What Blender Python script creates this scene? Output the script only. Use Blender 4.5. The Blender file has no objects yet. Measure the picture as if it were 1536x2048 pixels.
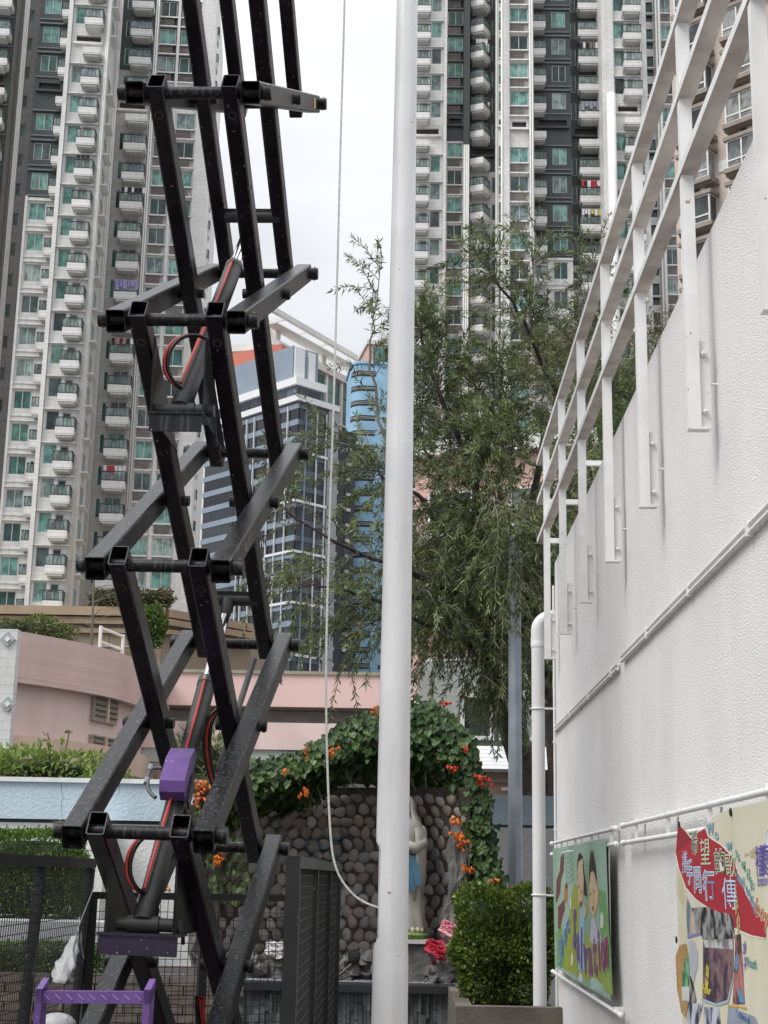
import bpy, math, random
import numpy as np
from mathutils import Vector, Matrix
random.seed(7); RNG = np.random.default_rng(11)
S = bpy.context.scene; COL = S.collection
# ------------------------------------------------------------------ camera
F, CX, CY, EYE = 3000.0, 768.0, 1024.0, 1.6          # focal length and centre of the 1536x2048 frame, eye height
fwd = Vector((47.0, -731.0, F)).normalized()          # the yard's long axis (+Y) seen from the lens
upv = Vector((232.0, (47*232 + F*F)/731.0, F)).normalized()
rgt = upv.cross(fwd)
RW = (rgt, fwd, upv)
cam_d = bpy.data.cameras.new('camera'); cam = bpy.data.objects.new('camera', cam_d); COL.objects.link(cam)
cr = Vector([a.x for a in RW]); cu = Vector([a.y for a in RW]); cf = Vector([a.z for a in RW])
mw = Matrix((cr, cu, -cf)).transposed().to_4x4(); mw.translation = (0, 0, EYE)
cam.matrix_world = mw
cam_d.sensor_fit = 'VERTICAL'; cam_d.sensor_height = 24.0; cam_d.lens = 24.0*F/2048.0
cam_d.clip_start = 0.05; cam_d.clip_end = 3000
S.camera = cam
def ray(px, py):
    d = Vector((px-CX, CY-py, F)); return Vector((RW[0].dot(d), RW[1].dot(d), RW[2].dot(d)))
def P(px, py, Y):
    d = ray(px, py); return Vector((0, 0, EYE)) + d*(Y/d.y)
# ------------------------------------------------------------------ sky and sun
SUN_EL, SUN_AZ = math.radians(50), math.radians(236)
W = bpy.data.worlds.new('World'); S.world = W; W.use_nodes = True
nt = W.node_tree; nt.nodes.clear()
n = nt.nodes.new; L = nt.links.new
out = n('ShaderNodeOutputWorld'); bg = n('ShaderNodeBackground'); bg.inputs['Strength'].default_value = 0.1
sky = n('ShaderNodeTexSky'); sky.sky_type = 'NISHITA'; sky.sun_disc = False
sky.sun_elevation = SUN_EL; sky.sun_rotation = SUN_AZ
tc = n('ShaderNodeTexCoord'); sep = n('ShaderNodeSeparateXYZ'); L(tc.outputs['Generated'], sep.inputs[0])
mx = n('ShaderNodeMath'); mx.operation = 'MAXIMUM'; L(sep.outputs['Z'], mx.inputs[0]); mx.inputs[1].default_value = 0.0
lum = n('ShaderNodeMapRange'); lum.inputs['From Min'].default_value = 0; lum.inputs['From Max'].default_value = 1
lum.inputs['To Min'].default_value = 3.7; lum.inputs['To Max'].default_value = 15.0; pw_ = n('ShaderNodeMath'); pw_.operation = 'POWER'; pw_.inputs[1].default_value = 1.8; L(mx.outputs[0], pw_.inputs[0]); L(pw_.outputs[0], lum.inputs['Value'])
mp = n('ShaderNodeMapping'); mp.inputs['Scale'].default_value = (1, 1, 2.4); L(tc.outputs['Generated'], mp.inputs[0])
cl = n('ShaderNodeTexNoise'); cl.inputs['Scale'].default_value = 5; cl.inputs['Detail'].default_value = 6; cl.inputs['Roughness'].default_value = .5
L(mp.outputs[0], cl.inputs['Vector'])
cm = n('ShaderNodeMapRange'); cm.inputs['From Min'].default_value = .3; cm.inputs['From Max'].default_value = .7
cm.inputs['To Min'].default_value = .88; cm.inputs['To Max'].default_value = 1.10; L(cl.outputs['Fac'], cm.inputs['Value'])
mu = n('ShaderNodeMath'); mu.operation = 'MULTIPLY'; L(lum.outputs[0], mu.inputs[0]); L(cm.outputs[0], mu.inputs[1])
tint = n('ShaderNodeVectorMath'); tint.operation = 'SCALE'; tint.inputs[0].default_value = (.975, .995, 1.03); L(mu.outputs[0], tint.inputs['Scale'])
mixs = n('ShaderNodeMix'); mixs.data_type = 'RGBA'; mixs.inputs['Factor'].default_value = .92
L(sky.outputs[0], mixs.inputs['A']); L(tint.outputs[0], mixs.inputs['B'])
L(mixs.outputs['Result'], bg.inputs['Color']); L(bg.outputs[0], out.inputs[0])
sl = bpy.data.lights.new('sun', 'SUN'); sl.energy = 1.5; sl.angle = math.radians(30); sl.color = (1, .97, .92)
so = bpy.data.objects.new('sun', sl); COL.objects.link(so)
sd = Vector((math.sin(SUN_AZ)*math.cos(SUN_EL), math.cos(SUN_AZ)*math.cos(SUN_EL), math.sin(SUN_EL)))
so.rotation_euler = sd.to_track_quat('Z', 'Y').to_euler()
vs = S.view_settings; vs.view_transform = 'Standard'; vs.look = 'None'; vs.exposure = 0.68; vs.gamma = 1.0; vs.use_curve_mapping = False
S.cycles.max_bounces = 6; S.cycles.diffuse_bounces = 3; S.cycles.glossy_bounces = 3
# ------------------------------------------------------------------ materials
MATS = {}
def M(name, c, rough=.6, metal=0.0, var=.12, scale=6.0, bump=0.0, bscale=60.0, rnd=0.0, spec=.5, c2=None, lo=.35, hi=.65,
      streak=None, island=0.0, brick=None, specks=None, trans=0.0, coat=0.0, bdist=.02, clear=0.0):
    if name in MATS: return MATS[name]
    m = bpy.data.materials.new(name); MATS[name] = m; m.use_nodes = True
    t = m.node_tree; b = t.nodes['Principled BSDF']; N = t.nodes.new; K = t.links.new
    b.inputs['Roughness'].default_value = rough; b.inputs['Metallic'].default_value = metal
    b.inputs['Specular IOR Level'].default_value = spec
    if coat: b.inputs['Coat Weight'].default_value = coat; b.inputs['Coat Roughness'].default_value = .15
    co = N('ShaderNodeTexCoord')
    def mix(fac, a, bb, mode='MIX'):
        x = N('ShaderNodeMix'); x.data_type = 'RGBA'; x.blend_type = mode
        if hasattr(fac, 'node'): K(fac, x.inputs['Factor'])
        else: x.inputs['Factor'].default_value = fac
        for v, k in ((a, 'A'), (bb, 'B')):
            if hasattr(v, 'node'): K(v, x.inputs[k])
            else: x.inputs[k].default_value = (*v, 1)
        return x.outputs['Result']
    def noise(sc, det=5, vec=None):
        q = N('ShaderNodeTexNoise'); q.inputs['Scale'].default_value = sc; q.inputs['Detail'].default_value = det
        K(vec or co.outputs['Object'], q.inputs['Vector']); return q.outputs['Fac']
    def rng(v, a, bb, c_=0., d=1.):
        q = N('ShaderNodeMapRange'); K(v, q.inputs['Value'])
        for k, x in (('From Min', a), ('From Max', bb), ('To Min', c_), ('To Max', d)): q.inputs[k].default_value = x
        return q.outputs[0]
    a = tuple(max(0, x*(1-var)) for x in c); bb = c2 if c2 else tuple(min(1, x*(1+var)) for x in c)
    col = mix(rng(noise(scale), lo, hi), a, bb)
    if brick:      # (tile width, tile height, joint colour)
        br = N('ShaderNodeTexBrick'); mpn = N('ShaderNodeMapping'); mpn.inputs['Rotation'].default_value = (math.radians(90), 0, 0)
        K(co.outputs['Object'], mpn.inputs[0]); K(mpn.outputs[0], br.inputs['Vector'])
        br.inputs['Scale'].default_value = 1; br.inputs['Brick Width'].default_value = brick[0]; br.inputs['Row Height'].default_value = brick[1]
        br.inputs['Mortar Size'].default_value = brick[3] if len(brick) > 3 else brick[1]*.06; br.offset = 0 if len(brick) > 4 else .5
        br.inputs['Color1'].default_value = (1, 1, 1, 1); br.inputs['Color2'].default_value = (.93, .93, .93, 1); br.inputs['Mortar'].default_value = (*brick[2], 1)
        col = mix(1.0, col, br.outputs['Color'], 'MULTIPLY')
    if streak:     # rain streaks: (colour, amount, x scale)
        mpn = N('ShaderNodeMapping'); mpn.inputs['Scale'].default_value = (streak[2], streak[2], streak[2]*.06); K(co.outputs['Object'], mpn.inputs[0])
        col = mix(rng(noise(1.0, 6, mpn.outputs[0]), .52, .75, 0, streak[1]), col, streak[0])
    if specks:     # (colour, scale, threshold)
        col = mix(rng(noise(specks[1], 3), specks[2], specks[2]+.03), col, specks[0])
    if rnd:
        oi = N('ShaderNodeObjectInfo'); v = rng(oi.outputs['Random'], 0, 1, 1-rnd, 1+rnd)
        sc = N('ShaderNodeVectorMath'); sc.operation = 'SCALE'; K(col, sc.inputs[0]); K(v, sc.inputs['Scale']); col = sc.outputs[0]
    if island:
        gi = N('ShaderNodeNewGeometry'); v = rng(gi.outputs['Random Per Island'], 0, 1, 1-island, 1+island)
        sc = N('ShaderNodeVectorMath'); sc.operation = 'SCALE'; K(col, sc.inputs[0]); K(v, sc.inputs['Scale']); col = sc.outputs[0]
    K(col, b.inputs['Base Color'])
    if trans:
        tr = N('ShaderNodeBsdfTranslucent'); K(col, tr.inputs['Color']); ms = N('ShaderNodeMixShader'); ms.inputs[0].default_value = trans
        K(b.outputs[0], ms.inputs[1]); K(tr.outputs[0], ms.inputs[2]); K(ms.outputs[0], t.nodes['Material Output'].inputs[0])
    if clear:
        tr = N('ShaderNodeBsdfTransparent'); tr.inputs['Color'].default_value = (.9, .97, .95, 1); ms = N('ShaderNodeMixShader'); ms.inputs[0].default_value = clear
        K(b.outputs[0], ms.inputs[1]); K(tr.outputs[0], ms.inputs[2]); K(ms.outputs[0], t.nodes['Material Output'].inputs[0])
    if bump:
        bp = N('ShaderNodeBump'); bp.inputs['Strength'].default_value = bump; bp.inputs['Distance'].default_value = bdist
        K(noise(bscale, 4), bp.inputs['Height']); K(bp.outputs[0], b.inputs['Normal'])
    return m
def pane_mat(name, cols, rough=.08, folds=True, fold_scale=9.0):
    """window glass with whatever hangs behind it: the colour is drawn per window, curtains get soft folds"""
    m = bpy.data.materials.new(name); MATS[name] = m; m.use_nodes = True
    t = m.node_tree; b = t.nodes['Principled BSDF']; N = t.nodes.new; K = t.links.new
    oi = N('ShaderNodeObjectInfo'); r = N('ShaderNodeValToRGB'); r.color_ramp.interpolation = 'CONSTANT'
    e = r.color_ramp.elements
    while len(e) < len(cols): e.new(.5)
    for i, c in enumerate(cols): e[i].position = i/len(cols); e[i].color = (*c, 1)
    K(oi.outputs['Random'], r.inputs[0]); col = r.outputs[0]
    if folds:
        co = N('ShaderNodeTexCoord'); ad = N('ShaderNodeVectorMath'); K(co.outputs['Object'], ad.inputs[0])
        sc = N('ShaderNodeVectorMath'); sc.operation = 'SCALE'; sc.inputs[0].default_value = (31, 0, 17); K(oi.outputs['Random'], sc.inputs['Scale']); K(sc.outputs[0], ad.inputs[1])
        mpn = N('ShaderNodeMapping'); mpn.inputs['Scale'].default_value = (1, 1, .12); K(ad.outputs[0], mpn.inputs[0])
        no = N('ShaderNodeTexNoise'); no.inputs['Scale'].default_value = fold_scale; no.inputs['Detail'].default_value = 2; K(mpn.outputs[0], no.inputs['Vector'])
        no2 = N('ShaderNodeTexNoise'); no2.inputs['Scale'].default_value = 1.1; K(ad.outputs[0], no2.inputs['Vector'])
        mr = N('ShaderNodeMapRange'); K(no.outputs['Fac'], mr.inputs['Value']); mr.inputs['From Min'].default_value = .3; mr.inputs['From Max'].default_value = .7; mr.inputs['To Min'].default_value = .65; mr.inputs['To Max'].default_value = 1.25
        mr2 = N('ShaderNodeMapRange'); K(no2.outputs['Fac'], mr2.inputs['Value']); mr2.inputs['From Min'].default_value = .42; mr2.inputs['From Max'].default_value = .56; mr2.inputs['To Min'].default_value = .55; mr2.inputs['To Max'].default_value = 1.1
        mm = N('ShaderNodeMath'); mm.operation = 'MULTIPLY'; K(mr.outputs[0], mm.inputs[0]); K(mr2.outputs[0], mm.inputs[1])
        s2 = N('ShaderNodeVectorMath'); s2.operation = 'SCALE'; K(col, s2.inputs[0]); K(mm.outputs[0], s2.inputs['Scale']); col = s2.outputs[0]
    K(col, b.inputs['Base Color']); b.inputs['Roughness'].default_value = rough; b.inputs['Specular IOR Level'].default_value = .5
    return m
# ------------------------------------------------------------------ mesh helpers
class MB:
    def __init__(s): s.v = []; s.f = []; s.m = []
    def add(s, vs, fs, mi=0):
        o = len(s.v); s.v += [tuple(x) for x in vs]; s.f += [tuple(i+o for i in f) for f in fs]; s.m += [mi]*len(fs); return s
    def box(s, x0, x1, y0, y1, z0, z1, mi=0):
        return s.add([(x, y, z) for z in (z0, z1) for y in (y0, y1) for x in (x0, x1)],
                     [(0, 2, 3, 1), (4, 5, 7, 6), (0, 1, 5, 4), (2, 6, 7, 3), (0, 4, 6, 2), (1, 3, 7, 5)], mi)
    def beam(s, p, q, w, h, mi=0, up=(0, 0, 1), caps=True):
        p, q = Vector(p), Vector(q); d = (q-p).normalized(); x = d.cross(Vector(up))
        if x.length < 1e-5: x = Vector((1, 0, 0))
        x.normalize(); z = x.cross(d).normalized(); vs = []
        for c in (p, q):
            for a, b in ((-1, -1), (1, -1), (1, 1), (-1, 1)): vs.append(c + x*(a*w/2) + z*(b*h/2))
        fs = [(i, (i+1) % 4, 4+(i+1) % 4, 4+i) for i in range(4)]
        if caps: fs += [(3, 2, 1, 0), (4, 5, 6, 7)]
        return s.add(vs, fs, mi)
    def hollow(s, p, q, w, h, t=.006, mi=0, bev=.008):
        """rectangular steel tube, open at both ends, with rounded corners"""
        p, q = Vector(p), Vector(q); d = (q-p).normalized(); x = d.cross(Vector((0, 0, 1))).normalized(); z = x.cross(d).normalized()
        def ring(w, h, bv):
            a, b = w/2, h/2
            return [(-a+bv, -b), (a-bv, -b), (a, -b+bv), (a, b-bv), (a-bv, b), (-a+bv, b), (-a, b-bv), (-a, -b+bv)]
        ro, ri = ring(w, h, bev), ring(w-2*t, h-2*t, bev*.6); vs = []
        for c in (p, q):
            for r in (ro, ri): vs += [c + x*a + z*b for a, b in r]
        fs = []
        for i in range(8):
            j = (i+1) % 8
            fs += [(i, j, 16+j, 16+i), (8+j, 8+i, 24+i, 24+j), (j, i, 8+i, 8+j), (16+i, 16+j, 24+j, 24+i)]
        return s.add(vs, fs, mi)
    def tube(s, pts, r, n=8, mi=0, caps=True):
        pts = [Vector(p) for p in pts]; k = len(pts); rs = r if isinstance(r, (list, tuple)) else [r]*k; vs = []; prev = None
        for i, p in enumerate(pts):
            d = (pts[min(i+1, k-1)] - pts[max(i-1, 0)]).normalized()
            if prev is None:
                a = d.cross(Vector((0, 0, 1)))
                if a.length < 1e-3: a = d.cross(Vector((1, 0, 0)))
            else: a = prev - d*prev.dot(d)
            a.normalize(); prev = a; b = d.cross(a)
            for j in range(n):
                t = 2*math.pi*j/n; vs.append(p + a*(math.cos(t)*rs[i]) + b*(math.sin(t)*rs[i]))
        fs = [(i*n+j, i*n+(j+1) % n, (i+1)*n+(j+1) % n, (i+1)*n+j) for i in range(k-1) for j in range(n)]
        if caps: fs += [tuple(range(n))[::-1], tuple(range((k-1)*n, k*n))]
        return s.add(vs, fs, mi)
    def lathe(s, prof, n=24, c=(0, 0, 0), mi=0, fn=None):
        vs = []
        for r, z in prof:
            for j in range(n):
                t = 2*math.pi*j/n; rr = r if fn is None else fn(r, z, t); vs.append((c[0]+rr*math.cos(t), c[1]+rr*math.sin(t), c[2]+z))
        k = len(prof)
        fs = [(i*n+j, i*n+(j+1) % n, (i+1)*n+(j+1) % n, (i+1)*n+j) for i in range(k-1) for j in range(n)]
        fs += [tuple(range(n))[::-1], tuple(range((k-1)*n, k*n))]
        return s.add(vs, fs, mi)
    def poly(s, pts, mi=0): return s.add(pts, [tuple(range(len(pts)))], mi)
    def prism(s, pts, off, mi=0):
        off = Vector(off); n_ = len(pts); vs = [Vector(p) for p in pts] + [Vector(p)+off for p in pts]
        return s.add(vs, [tuple(range(n_))[::-1], tuple(range(n_, 2*n_))] + [(i, (i+1) % n_, n_+(i+1) % n_, n_+i) for i in range(n_)], mi)
    def ball(s, c, r, n=8, k=6, mi=0, sc=(1, 1, 1)):
        prof = [(math.sin(math.pi*(i+.02)/(k+.04)), -math.cos(math.pi*(i+.02)/(k+.04))) for i in range(k+1)]
        vs = []
        for a, z in prof:
            for j in range(n):
                t = 2*math.pi*j/n; vs.append((c[0]+r*sc[0]*a*math.cos(t), c[1]+r*sc[1]*a*math.sin(t), c[2]+r*sc[2]*z))
        fs = [(i*n+j, i*n+(j+1) % n, (i+1)*n+(j+1) % n, (i+1)*n+j) for i in range(k) for j in range(n)]
        return s.add(vs, fs, mi)
    def mesh(s, name, mats, smooth=False):
        me = bpy.data.meshes.new(name); me.from_pydata(s.v, [], s.f)
        for m in (mats if isinstance(mats, (list, tuple)) else [mats]): me.materials.append(m)
        me.polygons.foreach_set('material_index', s.m)
        if smooth: me.polygons.foreach_set('use_smooth', [True]*len(s.f))
        me.update(); return me
    def build(s, name, mats, parent=None, loc=(0, 0, 0), smooth=False, rot=(0, 0, 0)):
        return put(name, s.mesh(name, mats, smooth), parent, loc, rot)
def put(name, me, parent=None, loc=(0, 0, 0), rot=(0, 0, 0), scale=(1, 1, 1)):
    o = bpy.data.objects.new(name, me); COL.objects.link(o); o.location = loc; o.rotation_euler = rot; o.scale = scale
    if parent: o.parent = parent
    return o
def tag(o, label=None, cat=None, group=None, kind=None):
    for k, v in (('label', label), ('category', cat), ('group', group), ('kind', kind)):
        if v: o[k] = v
    return o
def thing(name, label, cat, loc=(0, 0, 0), rot=(0, 0, 0), group=None):
    o = bpy.data.objects.new(name, None); COL.objects.link(o); o.location = loc; o.rotation_euler = rot; o.empty_display_size = .2
    return tag(o, label, cat, group)
def smooth_by_angle(o, deg=40):
    me = o.data; me.polygons.foreach_set('use_smooth', [True]*len(me.polygons)); me.set_sharp_from_angle(angle=math.radians(deg)); return o
def np_mesh(name, verts, quads, mats, smooth=False):
    me = bpy.data.meshes.new(name); nv, nf = len(verts), len(quads); k = quads.shape[1]
    me.vertices.add(nv); me.vertices.foreach_set('co', verts.astype(np.float32).ravel())
    me.loops.add(nf*k); me.loops.foreach_set('vertex_index', quads.astype(np.int32).ravel())
    me.polygons.add(nf); me.polygons.foreach_set('loop_start', np.arange(0, nf*k, k, dtype=np.int32)); me.polygons.foreach_set('loop_total', np.full(nf, k, np.int32))
    for m in (mats if isinstance(mats, (list, tuple)) else [mats]): me.materials.append(m)
    if smooth: me.polygons.foreach_set('use_smooth', [True]*nf)
    me.update(calc_edges=True); me.validate(); return me
def unit(a): return a/np.maximum(np.linalg.norm(a, axis=1, keepdims=True), 1e-9)
def leaves(pos, dirs, length, width, nrm=None, jit=.35, fold=.25):
    """leaf blades: two quads folded along the midrib; pos (n,3), dirs (n,3)"""
    n_ = len(pos); d = unit(dirs + RNG.normal(0, jit, (n_, 3)))
    r = RNG.normal(0, 1, (n_, 3)) if nrm is None else nrm + RNG.normal(0, .45, (n_, 3))
    s_ = unit(np.cross(d, r)); u = np.cross(s_, d)
    l = (length*RNG.uniform(.7, 1.25, n_))[:, None]; w = (width*RNG.uniform(.75, 1.2, n_))[:, None]
    b = pos; t = pos + d*l - u*l*.12; m1 = pos + d*l*.45 + s_*w/2 + u*w*fold; m2 = pos + d*l*.45 - s_*w/2 + u*w*fold; mm = pos + d*l*.45
    v = np.stack([b, m1, t, mm, m2], 1).reshape(-1, 3); i = np.arange(n_)[:, None]*5
    q = np.concatenate([i + np.array([[0, 1, 2, 3]]), i + np.array([[0, 3, 2, 4]])], 0)
    return v, q
# ------------------------------------------------------------------ shared materials
white_tile = M('white_tile', (.73, .725, .705), .45, var=.07, scale=.45, brick=(.9, .45, (.80, .80, .79)), streak=((.40, .39, .37), .5, .9), rnd=.05)
white_trim = M('white_trim', (.76, .755, .74), .5, var=.06, scale=1.2, streak=((.45, .43, .4), .3, 1.5))
grey_clad = M('grey_cladding', (.30, .285, .275), .55, var=.07, scale=.5, brick=(2.4, 1.45, (.8, .8, .8)), streak=((.2, .19, .18), .3, .8))
lgrey_clad = M('light_grey_cladding', (.43, .42, .40), .55, var=.07, scale=.5, brick=(2.4, 1.45, (.85, .85, .85)), streak=((.3, .29, .28), .3, .8))
dark_clad = M('dark_green_cladding', (.040, .052, .050), .5, var=.12, scale=.6, streak=((.10, .11, .11), .25, .9))
dark_ledge = M('grey_ledge_line', (.16, .18, .18), .5)
dark_metal = M('dark_window_metal', (.05, .055, .058), .4)
alu = M('pale_aluminium', (.52, .55, .53), .4, var=.05)
louvre_m = M('brown_louvre', (.22, .195, .175), .6, rnd=.25)
ac_white = M('air_conditioner_white', (.52, .51, .48), .5, rnd=.15)
void_m = M('void_interior', (.05, .045, .04), .8)
rail_glass = M('balcony_glass', (.30, .36, .35), .10, var=.3, scale=2.5, rnd=.35, clear=.62)
pipe_white = M('white_pipe_paint', (.74, .73, .70), .4, var=.05)
TEAL = [(.14, .33, .29), (.03, .085, .08), (.25, .46, .41), (.06, .17, .155), (.10, .14, .145), (.18, .39, .35), (.03, .055, .055), (.22, .30, .30), (.13, .31, .27), (.38, .50, .47), (.20, .42, .37)]
pane_teal = pane_mat('curtained_teal_glass', TEAL)
pane_dark = pane_mat('dark_teal_glass', [(.02, .06, .055), (.03, .09, .085), (.05, .07, .08), (.015, .03, .03), (.06, .16, .145), (.04, .12, .105)])
# ------------------------------------------------------------------ ground
gm = M('ground_paving', (.10, .095, .088), .85, var=.2, scale=.7, bump=.3, bscale=30)
g = MB().box(-400, 400, -60, 700, -.4, 0).build('ground', gm); tag(g, kind='structure')
# ------------------------------------------------------------------ tall residential towers
CACHE = {}
def cached(key, fn):
    if key not in CACHE: CACHE[key] = fn()
    return CACHE[key]
def window(parent, x0, x1, z0, z1, y, n=2, pane=None, frame=None, k=0, rotz=0):
    """a window with its frame; panes are its own child"""
    w, h = round(x1-x0, 2), round(z1-z0, 2); frame = frame or alu; pane = pane or pane_teal
    def fm():
        b = MB(); t = .07
        b.box(0, w, -.05, .06, 0, t); b.box(0, w, -.05, .06, h-t, h)
        for i in range(n+1):
            x = (w-t)*i/n; b.box(x, x+t, -.048, .06, t, h-t)
        return b.mesh('window', frame)
    def pm():
        b = MB()
        for i in range(n): b.box(.07+(w-.07)*i/n, (w-.07)*(i+1)/n, .01, .05, .07, h-.07)
        return b.mesh('pane', pane)
    o = put('window', cached(('w', w, h, n, frame.name), fm), parent, (x0, y, z0), (0, 0, rotz))
    put('pane', cached(('p', w, h, n, pane.name), pm), o)
    return o
def balcony(parent, x0, x1, y, z, depth=1.2, hexa=False, blank=False, par=.68):
    w = round(x1-x0, 2)
    if hexa: out = [(0, 0), (0, -depth*.75), (w*.62, -depth), (w, -depth*.25), (w, 0)]
    else: out = [(0, 0), (0, -depth), (w, -depth), (w, 0)]
    def ring(b, ins, z0, z1):
        cx_, cy_ = w/2, -depth/2
        b.prism([(cx_+(a-cx_)*ins, cy_+(c-cy_)*ins if c < 0 else 0, z0) for a, c in out], (0, 0, z1-z0))
    def fm():
        b = MB(); ring(b, .80, -.16, 0); ring(b, .97, 0, .13); ring(b, 1.0, .135, par); return b.mesh('balcony', white_tile)
    o = put('balcony', cached(('b', w, depth, hexa, par), fm), parent, (x0, y, z))
    if not blank:
        def rm():
            b = MB(); t = .05
            for (a, c), (d, e) in zip(out[:-1], out[1:]):
                b.beam((a, c*.97, par+.84), (d, e*.97, par+.84), .09, .07); b.beam((a, c*.97, par+.06), (d, e*.97, par+.06), t, t)
                L_ = math.hypot(d-a, e-c); k = max(2, round(L_/.32))
                for i in range(k+1): b.beam((a+(d-a)*i/k, (c+(e-c)*i/k)*.97, par), (a+(d-a)*i/k, (c+(e-c)*i/k)*.97, par+.84), t*.7, t*.7, up=(0, 1, 0))
            return b.mesh('railing', dark_metal)
        def gmx():
            b = MB()
            for (a, c), (d, e) in zip(out[:-1], out[1:]): b.beam((a, c*.965, par+.42), (d, e*.965, par+.42), .02, .66)
            return b.mesh('glass_panel', rail_glass)
        put('railing', cached(('br', w, depth, hexa, par), rm), o); put('glass_panel', cached(('bg', w, depth, hexa, par), gmx), o)
        if random.random() < .75:       # washing, boxes and plants kept on the balcony floor
            def cm_(v):
                b = MB(); r_ = random.Random(v)
                for i in range(5):
                    x = .15+(w-.5)*r_.random(); b.box(x, x+.2+.15*r_.random(), -depth*.75, -depth*.5, par, par+.3+.75*r_.random(), r_.randrange(3))
                return b.mesh('stored_goods', [M('goods_pale', (.45, .45, .43), .8), M('goods_dark', (.06, .06, .07), .8), M('goods_teal', (.15, .3, .28), .8)])
            v = random.randrange(5); put('stored_goods', cached(('bc', w, depth, v), lambda: cm_(v)), o)
    return o
def ac_box(parent, x0, x1, z0, z1, y):
    w, h = round(x1-x0, 2), round(z1-z0, 2)
    def fm():
        b = MB(); ns = max(4, int(h/.14)); x1_ = w*.78
        for i in range(ns): b.box(.06, x1_, -.10, -.02, .06+(h-.1)*i/ns, .06+(h-.1)*(i+.55)/ns)
        b.box(.02, .08, -.11, .0, 0, h); b.box(x1_, x1_+.06, -.11, .0, 0, h)
        return b.mesh('louvre', louvre_m)
    def am():
        b = MB(); b.box(w*.25, w*.6, -.02, .22, .05, .55); return b.mesh('air_conditioner', ac_white)
    o = put('louvre', cached(('l', w, h), fm), parent, (x0, y, z0)); put('air_conditioner', cached(('a', w, h), am), o)
    return o
def panel(parent, x0, x1, y, z, fl, holes, mat, th=.3):
    """one storey of wall with its openings cut out; holes = [(x0,x1,z0,z1)] relative to the floor, sorted by x"""
    w = round(x1-x0, 2); hs = tuple((round(a-x0, 2), round(b-x0, 2), c, d) for a, b, c, d in holes)
    def fm():
        b = MB(); px = 0
        for a, bb, c, d in hs:
            if a > px: b.box(px, a, 0, th, 0, fl)
            if c > 0: b.box(a, bb, 0, th, 0, c)
            if d < fl: b.box(a, bb, 0, th, d, fl)
            px = bb
        if px < w: b.box(px, w, 0, th, 0, fl)
        return b.mesh('wall_panel', mat)
    return put('wall_panel', cached(('pn', w, fl, hs, mat.name, th), fm), parent, (x0, y, z))
def bay(T, u0, u1, v, z0, fl, ks, refuge, mat, win=(), bal=None, ac=None, door=None, ledge=None, back=14.0, hexa=False, depth=1.2, pane=None, zo=0.0, frame=None, ledge_mat=None, skip_bal=()):
    """one vertical bay of a tower: a storey of wall, its windows, balcony and louvres per floor"""
    k0, k1 = ks[0], ks[-1]
    runs = []; 
    for k in ks:
        m = mat(k)
        if runs and runs[-1][0] is m: runs[-1][2] = k+1
        else: runs.append([m, k, k+1])
    for m, a, b in runs:
        MB().box(u0, u1, v+.3, v+back, z0+zo+a*fl, z0+zo+b*fl).build('wall', m, T)
    for k in ks:
        z = z0+zo+k*fl; m = mat(k)
        if k == refuge:
            a, b = u0+(u1-u0)*.14, u1-(u1-u0)*.12
            panel(T, u0, u1, v, z, fl, [(a, b, 1.75, 2.45)], m)
            MB().box(a, b, v+.25, v+.29, 1.75, 2.45).build('refuge_opening', void_m, T, (0, 0, z))
            MB().box(a-.2, b+.2, v-.28, v, 1.52, 1.72).build('refuge_ledge', white_trim if m is not dark_clad else dark_clad, T, (0, 0, z))
            if bal: balcony(T, bal[0], bal[1], v, z, depth, hexa, blank=True)
            continue
        holes = [(a, b, c, d) for a, b, c, d, *_ in win] + ([door] if door else []) + ([ac] if ac else [])
        groups = {}
        for h in sorted(holes):
            key = (h[0], h[1])
            if key in groups: groups[key] = (h[0], h[1], min(groups[key][2], h[2]), max(groups[key][3], h[3]))
            else: groups[key] = h[:4]
        panel(T, u0, u1, v, z, fl, list(groups.values()), m)
        for a, b, c, d, nn in win: window(T, a, b, z+c, z+d, v+.12, nn, pane, frame)
        if door:
            window(T, door[0], door[1], z+door[2], z+door[3], v+.16, 2 if door[1]-door[0] > 1.4 else 1, pane_dark)
        if ac:
            ac_box(T, ac[0], ac[1], z+ac[2], z+ac[3], v+.12)
        if ledge:
            for lz, lp in ledge:
                MBk = ('lg', round(u1-u0, 2), lp); lm = ledge_mat or (white_trim if m is not dark_clad else dark_ledge)
                put('ledge', cached(MBk+(lm.name,), lambda: MB().box(0, round(u1-u0, 2), -lp, .02, 0, .12).mesh('ledge', lm)), T, (u0, v, z+lz))
        if bal and k not in skip_bal: balcony(T, bal[0], bal[1], v, z, depth, hexa)
def facU(root, ang):
    a = math.radians(ang); nrm = Vector((-math.sin(a), math.cos(a), 0)); ux = Vector((math.cos(a), math.sin(a), 0)); r = Vector((*root, 0)); O = Vector((0, 0, EYE))
    def U(px, row, v=0.0):
        d = ray(px, row); t = (v + nrm.dot(r-O))/nrm.dot(d); return round((O+d*t-r).dot(ux), 2)
    return U
def pipes(T, us, v, z0, z1, r=.09, name='drain_pipe'):
    for u in us: MB().tube([(u, v-r, z0), (u, v-r, z1)], r, 8).build(name, pipe_white, T, smooth=True)
# ---- the left tower
U = facU((-25, 118), 5)
TL = thing('apartment_tower', 'white tiled apartment tower on the left with stacked small balconies and teal windows', 'apartment tower', (-25, 118, 0), (0, 0, math.radians(5)))
FL = 2.868; ZL = 21.68; KS = list(range(0, 21)); REF = 17
wt = lambda k: white_tile
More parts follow.
